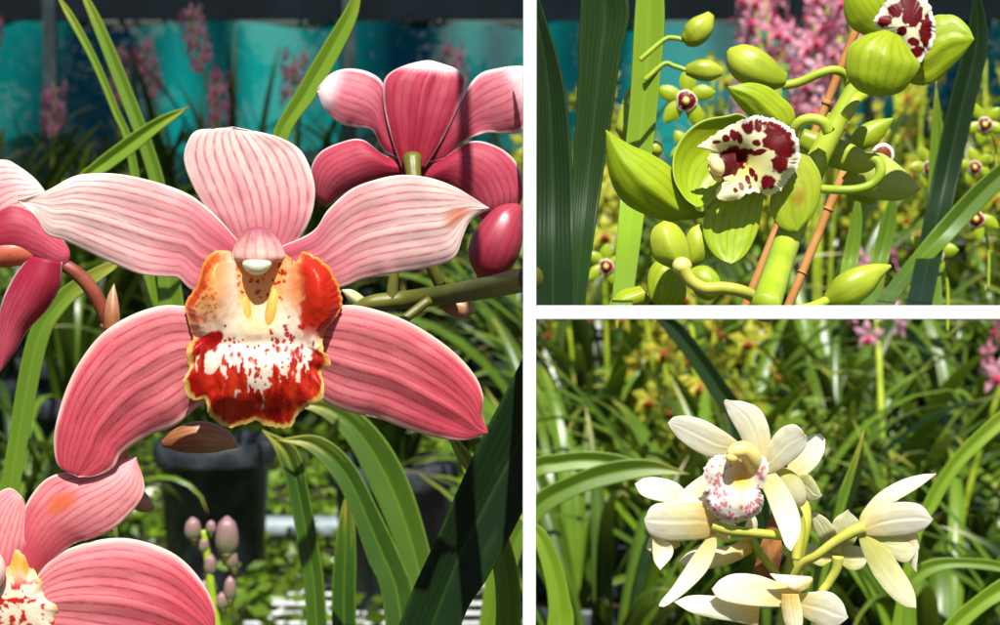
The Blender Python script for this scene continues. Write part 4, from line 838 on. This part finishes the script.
# --- the shady rows along the cloth (behind everything)
for D, step, sc in ((7.6, 62, 1.05), (6.9, 84, .98)):
    px = -420 + (D % 1) * 60
    while px < 1450:
        q = rng.random(); sp = None; lab, grp = LB, 'plain potted orchids by the cloth'
        if q < .30: sp = [rng.choice(PK)]; lab, grp = 'potted orchid carrying a pale pink flower spike in the row before the teal cloth', 'pink spiked orchids by the cloth'
        at(px + rng.uniform(-14, 14), D + rng.uniform(-.2, .2), sc * rng.uniform(.9, 1.12), lab, grp, sp)
        px += step
# --- the thick bed on the right
for D, step, sc in ((6.1, 84, .95), (5.3, 92, .92), (4.6, 104, .88), (3.9, 118, .82), (3.3, 136, .74), (2.8, 156, .66), (2.35, 180, .58)):
    px = 560 + (D * 37 % 50)
    while px < 1500:
        q = rng.random(); sp = None; cl = rng.choice(CLW)
        lab, grp = 'potted orchid with plain strap leaves in the sunny bed behind the white orchids', 'plain potted orchids in the bed'
        if q < .45 and D > 3.6: sp = [rng.choice(YG), rng.choice(YG)]; lab, grp = 'potted orchid with yellow-green flower spikes in the sunny bed', 'yellow-green spiked orchids in the bed'
        elif q > .72: cl = rng.choice(CLY); lab, grp = 'potted orchid with yellowing strap leaves in the sunny bed', 'yellowing potted orchids in the bed'
        at(px + rng.uniform(-20, 20), D + rng.uniform(-.15, .15), sc * rng.uniform(.88, 1.12), lab, grp, sp, cl)
        px += step
ys = 'low potted orchid thick with yellow flowers behind the speckled white orchid'
for px, D in ((735, 2.95), (672, 3.1)):
    at(px, D, .6, ys, 'low yellow flowered orchids in the bed', [YS[0], YS[1]], rng.choice(CLY))
for px, D in ((968, 2.6), (908, 2.75)):
    at(px, D, .6, 'low potted orchid with pink flowers at the top of the sunny bed on the right', 'low pink flowered orchids in the bed', [PS[D > 2.7]], rng.choice(CLW))
at(812, 4.1, 1.0, 'potted orchid with a dense mass of pink blossom above the green flowers', None, [PK[2], PK[1], PK[2], PK[0], PK[1], PK[2]])
# --- around the path on the left
for px, D, sc in ((-20, 5.2, .95), (60, 5.6, 1.0), (-90, 4.4, .9), (6, 3.05, .6), (66, 3.2, .5), (70, 4.9, .8), (120, 6.2, .9), (300, 6.3, .9), (430, 6.0, .95), (520, 5.6, .9), (500, 6.3, 1.0), (-160, 5.4, 1.0)):
    at(px, D, sc, 'potted orchid with plain strap leaves beside the weedy path', 'plain potted orchids beside the path', None, rng.choice(CLW))
at(212, 4.25, .62, 'sparse orchid in a grey-black pot behind the young bud spike', None)
at(392, 4.0, .6, 'leafy orchid in a black pot beside the weedy path, under the broad leaves', None)

# ================================================================ setting
def plane(name, x0, x1, y0, y1, z, mat, nx=2, ny=2, amp=0):
    X, Y = np.meshgrid(np.linspace(x0, x1, nx), np.linspace(y0, y1, ny))
    Z = z + (amp * (fbm(X * 1.7, Y * 1.7, 2) - .5) if amp else 0 * X)
    return tag(obj(name, np.stack([X, Y, Z], -1).reshape(-1, 3), gridfaces(ny, nx), mat), kind='structure')
plane('ground', -60, 60, -20, 90, 0, M['soil'], 60, 60, 0)

def scatter(name, n, x0, x1, y0, y1, size, zf, mat, seed, tone, upr=.5):
    g = np.random.default_rng(seed); c = np.stack([g.uniform(x0, x1, n), g.uniform(y0, y1, n), 0 * g.uniform(0, 1, n)], 1)
    keep = vnoise(c[:, 0] * 3, c[:, 1] * 3, seed) > .30; c = c[keep]; n = len(c)
    c[:, 2] = zf(g, n)
    return leafquads(name, c, size, mat, g, tone, upr)
def leafquads(name, c, size, mat, g, tone, upr=.5):
    n = len(c); d = g.normal(size=(n, 3)); d[:, 2] = np.abs(d[:, 2]) * upr; d /= np.linalg.norm(d, axis=1)[:, None]
    s = np.cross(d, g.normal(size=(n, 3))); s /= np.linalg.norm(s, axis=1)[:, None]; k = size * g.uniform(.6, 1.3, (n, 1))
    nn = np.cross(d, s)
    V = np.stack([c - d * k, c + s * k * .45 + nn * k * .1, c + d * k, c - s * k * .45 + nn * k * .1], 1).reshape(-1, 3)
    f = np.arange(4 * n).reshape(n, 4); t = np.repeat(g.uniform(*tone, n), 4)
    uv = np.tile(np.array([[0, .5], [.5, 1], [1, .5], [.5, 0]]), (n, 1))
    return obj(name, V, f, mat, None, uv, np.stack([t, t * 0 + .5, t * 0], 1), smooth=False)
w = scatter('weeds', 15000, -1.6, .6, 3.6, 7.4, .022, lambda g, n: .01 + g.uniform(0, 1, n) ** 2 * .09, M['leaf'], 3, (.45, 1.0))
tag(w, 'low bright green weeds over the bare nursery ground', 'weeds', kind='stuff')

# wire mesh panel lying on the ground, and the grey pipe beside it
wm = thing('wire_mesh', 'pale square wire mesh panel lying among the weeds under the leaves', 'wire mesh', (gx(300, 4.15), 4.15, .02))
V, Fc = [], []
def bar(a, b, r=.004):
    a, b = np.array(a), np.array(b); d = b - a; d /= np.linalg.norm(d); s = np.cross(d, [0, 0, 1.0]); s /= np.linalg.norm(s); u = np.cross(s, d); i = len(V)
    for p in (a, b):
        for k in range(6): V.append(p + r * (s * math.cos(k * math.pi / 3) + u * math.sin(k * math.pi / 3)))
    for k in range(6): Fc.append((i + k, i + (k + 1) % 6, i + 6 + (k + 1) % 6, i + 6 + k))
for i in range(9): bar((gx(270, 4.15) + i * .075, 3.75, .045), (gx(270, 4.15) + i * .075 + .12, 4.45, .045))
for i in range(9): bar((gx(262, 4.15) + i * .015, 3.8 + i * .075, .053), (gx(262, 4.15) + i * .015 + .64, 3.8 + i * .075, .053))
obj('grid', V, Fc, M['wire'], wm)
pp = thing('pipe', 'grey irrigation pipe running level behind the lower leaves', 'pipe', (0, 4.55, .06))
V, Fc = [], []
bar((gx(190, 4.6), 4.62, .06), (gx(560, 4.6), 4.60, .06), .026); obj('tube', V, Fc, M['pipe'], pp)
V, Fc = [], []
bar((gx(412, 4.6), 4.60, .06), (gx(424, 4.6), 4.60, .06), .036); obj('coupling', V, Fc, M['pipe'], pp)

# teal shade cloth on posts
T = NT('teal_shade_cloth'); tc = T.n('ShaderNodeTexCoord')
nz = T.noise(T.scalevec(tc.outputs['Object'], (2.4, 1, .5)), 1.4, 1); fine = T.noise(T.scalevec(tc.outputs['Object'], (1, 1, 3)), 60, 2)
ccol = T.mix(T.ss(nz, .36, .70), lin(2, 40, 58), lin(14, 170, 164))  # navy patches: dark trees showing through, painted into the cloth colour
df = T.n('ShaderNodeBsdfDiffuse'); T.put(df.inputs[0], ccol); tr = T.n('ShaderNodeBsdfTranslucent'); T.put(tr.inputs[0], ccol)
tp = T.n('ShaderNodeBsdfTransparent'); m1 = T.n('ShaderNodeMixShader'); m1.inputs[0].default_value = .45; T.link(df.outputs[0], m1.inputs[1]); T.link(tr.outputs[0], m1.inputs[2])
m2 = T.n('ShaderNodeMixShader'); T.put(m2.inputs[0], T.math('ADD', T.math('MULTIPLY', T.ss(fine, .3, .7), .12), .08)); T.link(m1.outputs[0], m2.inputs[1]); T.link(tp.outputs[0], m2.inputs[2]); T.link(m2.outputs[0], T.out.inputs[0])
cl = thing('shade_cloth', 'teal shade cloth screen hung between dark posts at the back of the nursery', 'shade cloth', (0, 8.4, 0))
nx, nz_ = 400, 10
X, Z = np.meshgrid(np.linspace(-5, 5, nx), np.linspace(0.02, 1.155, nz_))
Yc = 8.4 + .012 * np.sin(X * 14 + 2 * np.sin(X * 3)) + .02 * (fbm(X * 6, Z * 1.5, 6) - .5)
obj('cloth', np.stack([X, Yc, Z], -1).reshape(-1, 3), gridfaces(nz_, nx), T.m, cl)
def boxm(name, x0, x1, y0, y1, z0, z1, mat, parent):
    V = [(x, y, z) for x in (x0, x1) for y in (y0, y1) for z in (z0, z1)]
    return obj(name, V, [(0, 1, 3, 2), (4, 6, 7, 5), (0, 4, 5, 1), (2, 3, 7, 6), (0, 2, 6, 4), (1, 5, 7, 3)], mat, parent, smooth=False)
for x in (-4.2, -2.6, -1.55, -.52, .36, 1.3, 2.6, 4.2):
    boxm('post', x - .022, x + .022, 8.30, 8.344, 0, 1.5, M['post'], cl)
M['hem'] = simple_mat('dark_hem_fabric', lin(2, 10, 16), lin(6, 22, 30), .9, 5, .2)
boxm('hem', -5, 5, 8.392, 8.402, 1.157, 1.55, M['hem'], cl)
rf = thing('added_shade_net', 'unseen netting added overhead to shade the back rows on the left', 'added shading', (-2, 6.4, 0))  # added above the view to cast shade on the back rows
T = NT('added_netting'); df = T.n('ShaderNodeBsdfDiffuse'); T.put(df.inputs[0], (.02, .03, .03)); tp = T.n('ShaderNodeBsdfTransparent'); mx = T.n('ShaderNodeMixShader'); mx.inputs[0].default_value = .16
T.link(df.outputs[0], mx.inputs[1]); T.link(tp.outputs[0], mx.inputs[2]); T.link(mx.outputs[0], T.out.inputs[0])
X, Y = np.meshgrid(np.linspace(-4.5, .06, 40), np.linspace(4.9, 7.85, 20))
obj('netting', np.stack([X, Y, 1.62 + .03 * np.sin(X * 5) * np.sin(Y * 3)], -1).reshape(-1, 3), gridfaces(20, 40), T.m, rf)
for x, y in ((-4.4, 4.95), (-4.4, 7.8), (-2.6, 4.95), (-2.6, 7.8)):
    boxm('post', x - .02, x + .02, y - .02, y + .02, 0, 1.66, M['post'], rf)

# dark trees beyond the cloth
M['crown'] = leaf_mat('tree_leaf', lin(10, 26, 14), lin(40, 64, 30), .25, .5, .3, 2)
TL = ['tall dark tree beyond the left end of the teal cloth', 'dark tree seen through the cloth behind the dorsal tip of the large pink flower', 'dark tree seen through the cloth behind the pink flower seen from behind', 'grey-green tree beyond the cloth above the green orchids', 'dark tree beyond the cloth at the far right', 'dark tree beyond the cloth near the upright leaves', 'spreading tree beyond the cloth out to the left']
for i, (px, D, r, h) in enumerate(((40, 12.0, .42, 1.9), (190, 13.0, .36, 1.8), (400, 12.5, .45, 2.0), (860, 13.0, .5, 2.1), (1010, 12.2, .5, 1.9), (585, 12.2, .33, 1.8), (-150, 12.5, .6, 2.2))):
    x = gx(px, D); g = np.random.default_rng(i + 5)
    t = thing('tree', TL[i], 'tree', (x, D, 0), 'trees beyond the cloth')
    V, Fc = [], []
    bar((x, D, 0), (x + .05, D, h * .55), .05)
    for q in range(6):
        a = q * 1.05; bar((x + .05, D, h * (.35 + .03 * q)), (x + r * .8 * math.cos(a), D + r * .8 * math.sin(a), h * (.55 + .06 * q)), .016)
    obj('trunk', V, Fc, M['trunk'], t)
    cc = []
    for q in range(22):
        cx = np.array([x, D, h * .62]) + g.normal(size=3) * np.array([r * .5, r * .5, h * .2])
        cc.append(cx + g.normal(size=(110, 3)) * r * .17)
    o = leafquads('crown', np.concatenate(cc), .05, M['crown'], g, (.0, .7), 1.0)
    o.parent = t; o.data.transform(__import__('mathutils').Matrix.Translation(-Vector((x, D, 0))))

# white gutters between the three panels, put in as slim uprights and cross bar
DS = .56; hw = 6.6 / F * DS
p0 = P(529.5, 312.5, DS); p1 = P(1075, 312.5, DS)
ws_ = thing('panel_gutter', 'white gutter strips between the orchid panels, built as slim upright and level cross bar', 'panel gutter', (p0[0], p0[1], 0))
def bev(o, w):
    b = o.modifiers.new('bevel', 'BEVEL'); b.width = w; b.segments = 2; return o
bev(boxm('upright', p0[0] - hw, p0[0] + hw, p0[1] - hw, p0[1] + hw, 0, 1.15, M['white_gutter'], ws_), .0003)
bev(boxm('upright', p1[0] - hw, p1[0] + hw, p1[1] - hw, p1[1] + hw, 0, 1.15, M['white_gutter'], ws_), .0003)
bev(boxm('cross_bar', p0[0] + hw + .00005, p1[0] - hw - .00005, p0[1] - hw * .9, p0[1] + hw * .9, p0[2] - hw, p0[2] + hw, M['white_gutter'], ws_), .0003)

# ================================================================ light, sky, camera
sun_to = Vector((.08, -.52, .85)).normalized()
world = bpy.data.worlds.new('World'); scene.world = world; world.use_nodes = True
wt = world.node_tree; bg = wt.nodes['Background']
sky = wt.nodes.new('ShaderNodeTexSky'); sky.sky_type = 'NISHITA'; sky.sun_disc = False
sky.sun_elevation = math.asin(sun_to.z); sky.sun_rotation = math.atan2(sun_to.x, sun_to.y)
wt.links.new(sky.outputs[0], bg.inputs[0]); bg.inputs[1].default_value = .05
sl = bpy.data.lights.new('sun', 'SUN'); sl.energy = 5.0; sl.angle = math.radians(.5); sl.color = (1, .97, .91)
so = bpy.data.objects.new('sun', sl); COL.objects.link(so); so.location = (2, -3, 6)
so.rotation_euler = (-sun_to).to_track_quat('-Z', 'Y').to_euler()

cam = bpy.data.cameras.new('camera'); co = bpy.data.objects.new('camera', cam); COL.objects.link(co)
cam.sensor_width = 36; cam.lens = 36 * F / 1000; cam.clip_start = .05; cam.clip_end = 300
co.location = EYE.tolist(); co.rotation_euler = (math.pi / 2 - PITCH, 0, 0)
cam.dof.use_dof = True; cam.dof.focus_distance = .61; cam.dof.aperture_fstop = (cam.lens / 1000) / .0018
scene.camera = co
vs = scene.view_settings; vs.view_transform = 'Standard'; vs.look = 'None'; vs.exposure = .75; vs.gamma = 1
scene.cycles.max_bounces = 7; scene.cycles.transparent_max_bounces = 12
try: scene.cycles.use_denoising = True
except Exception: pass
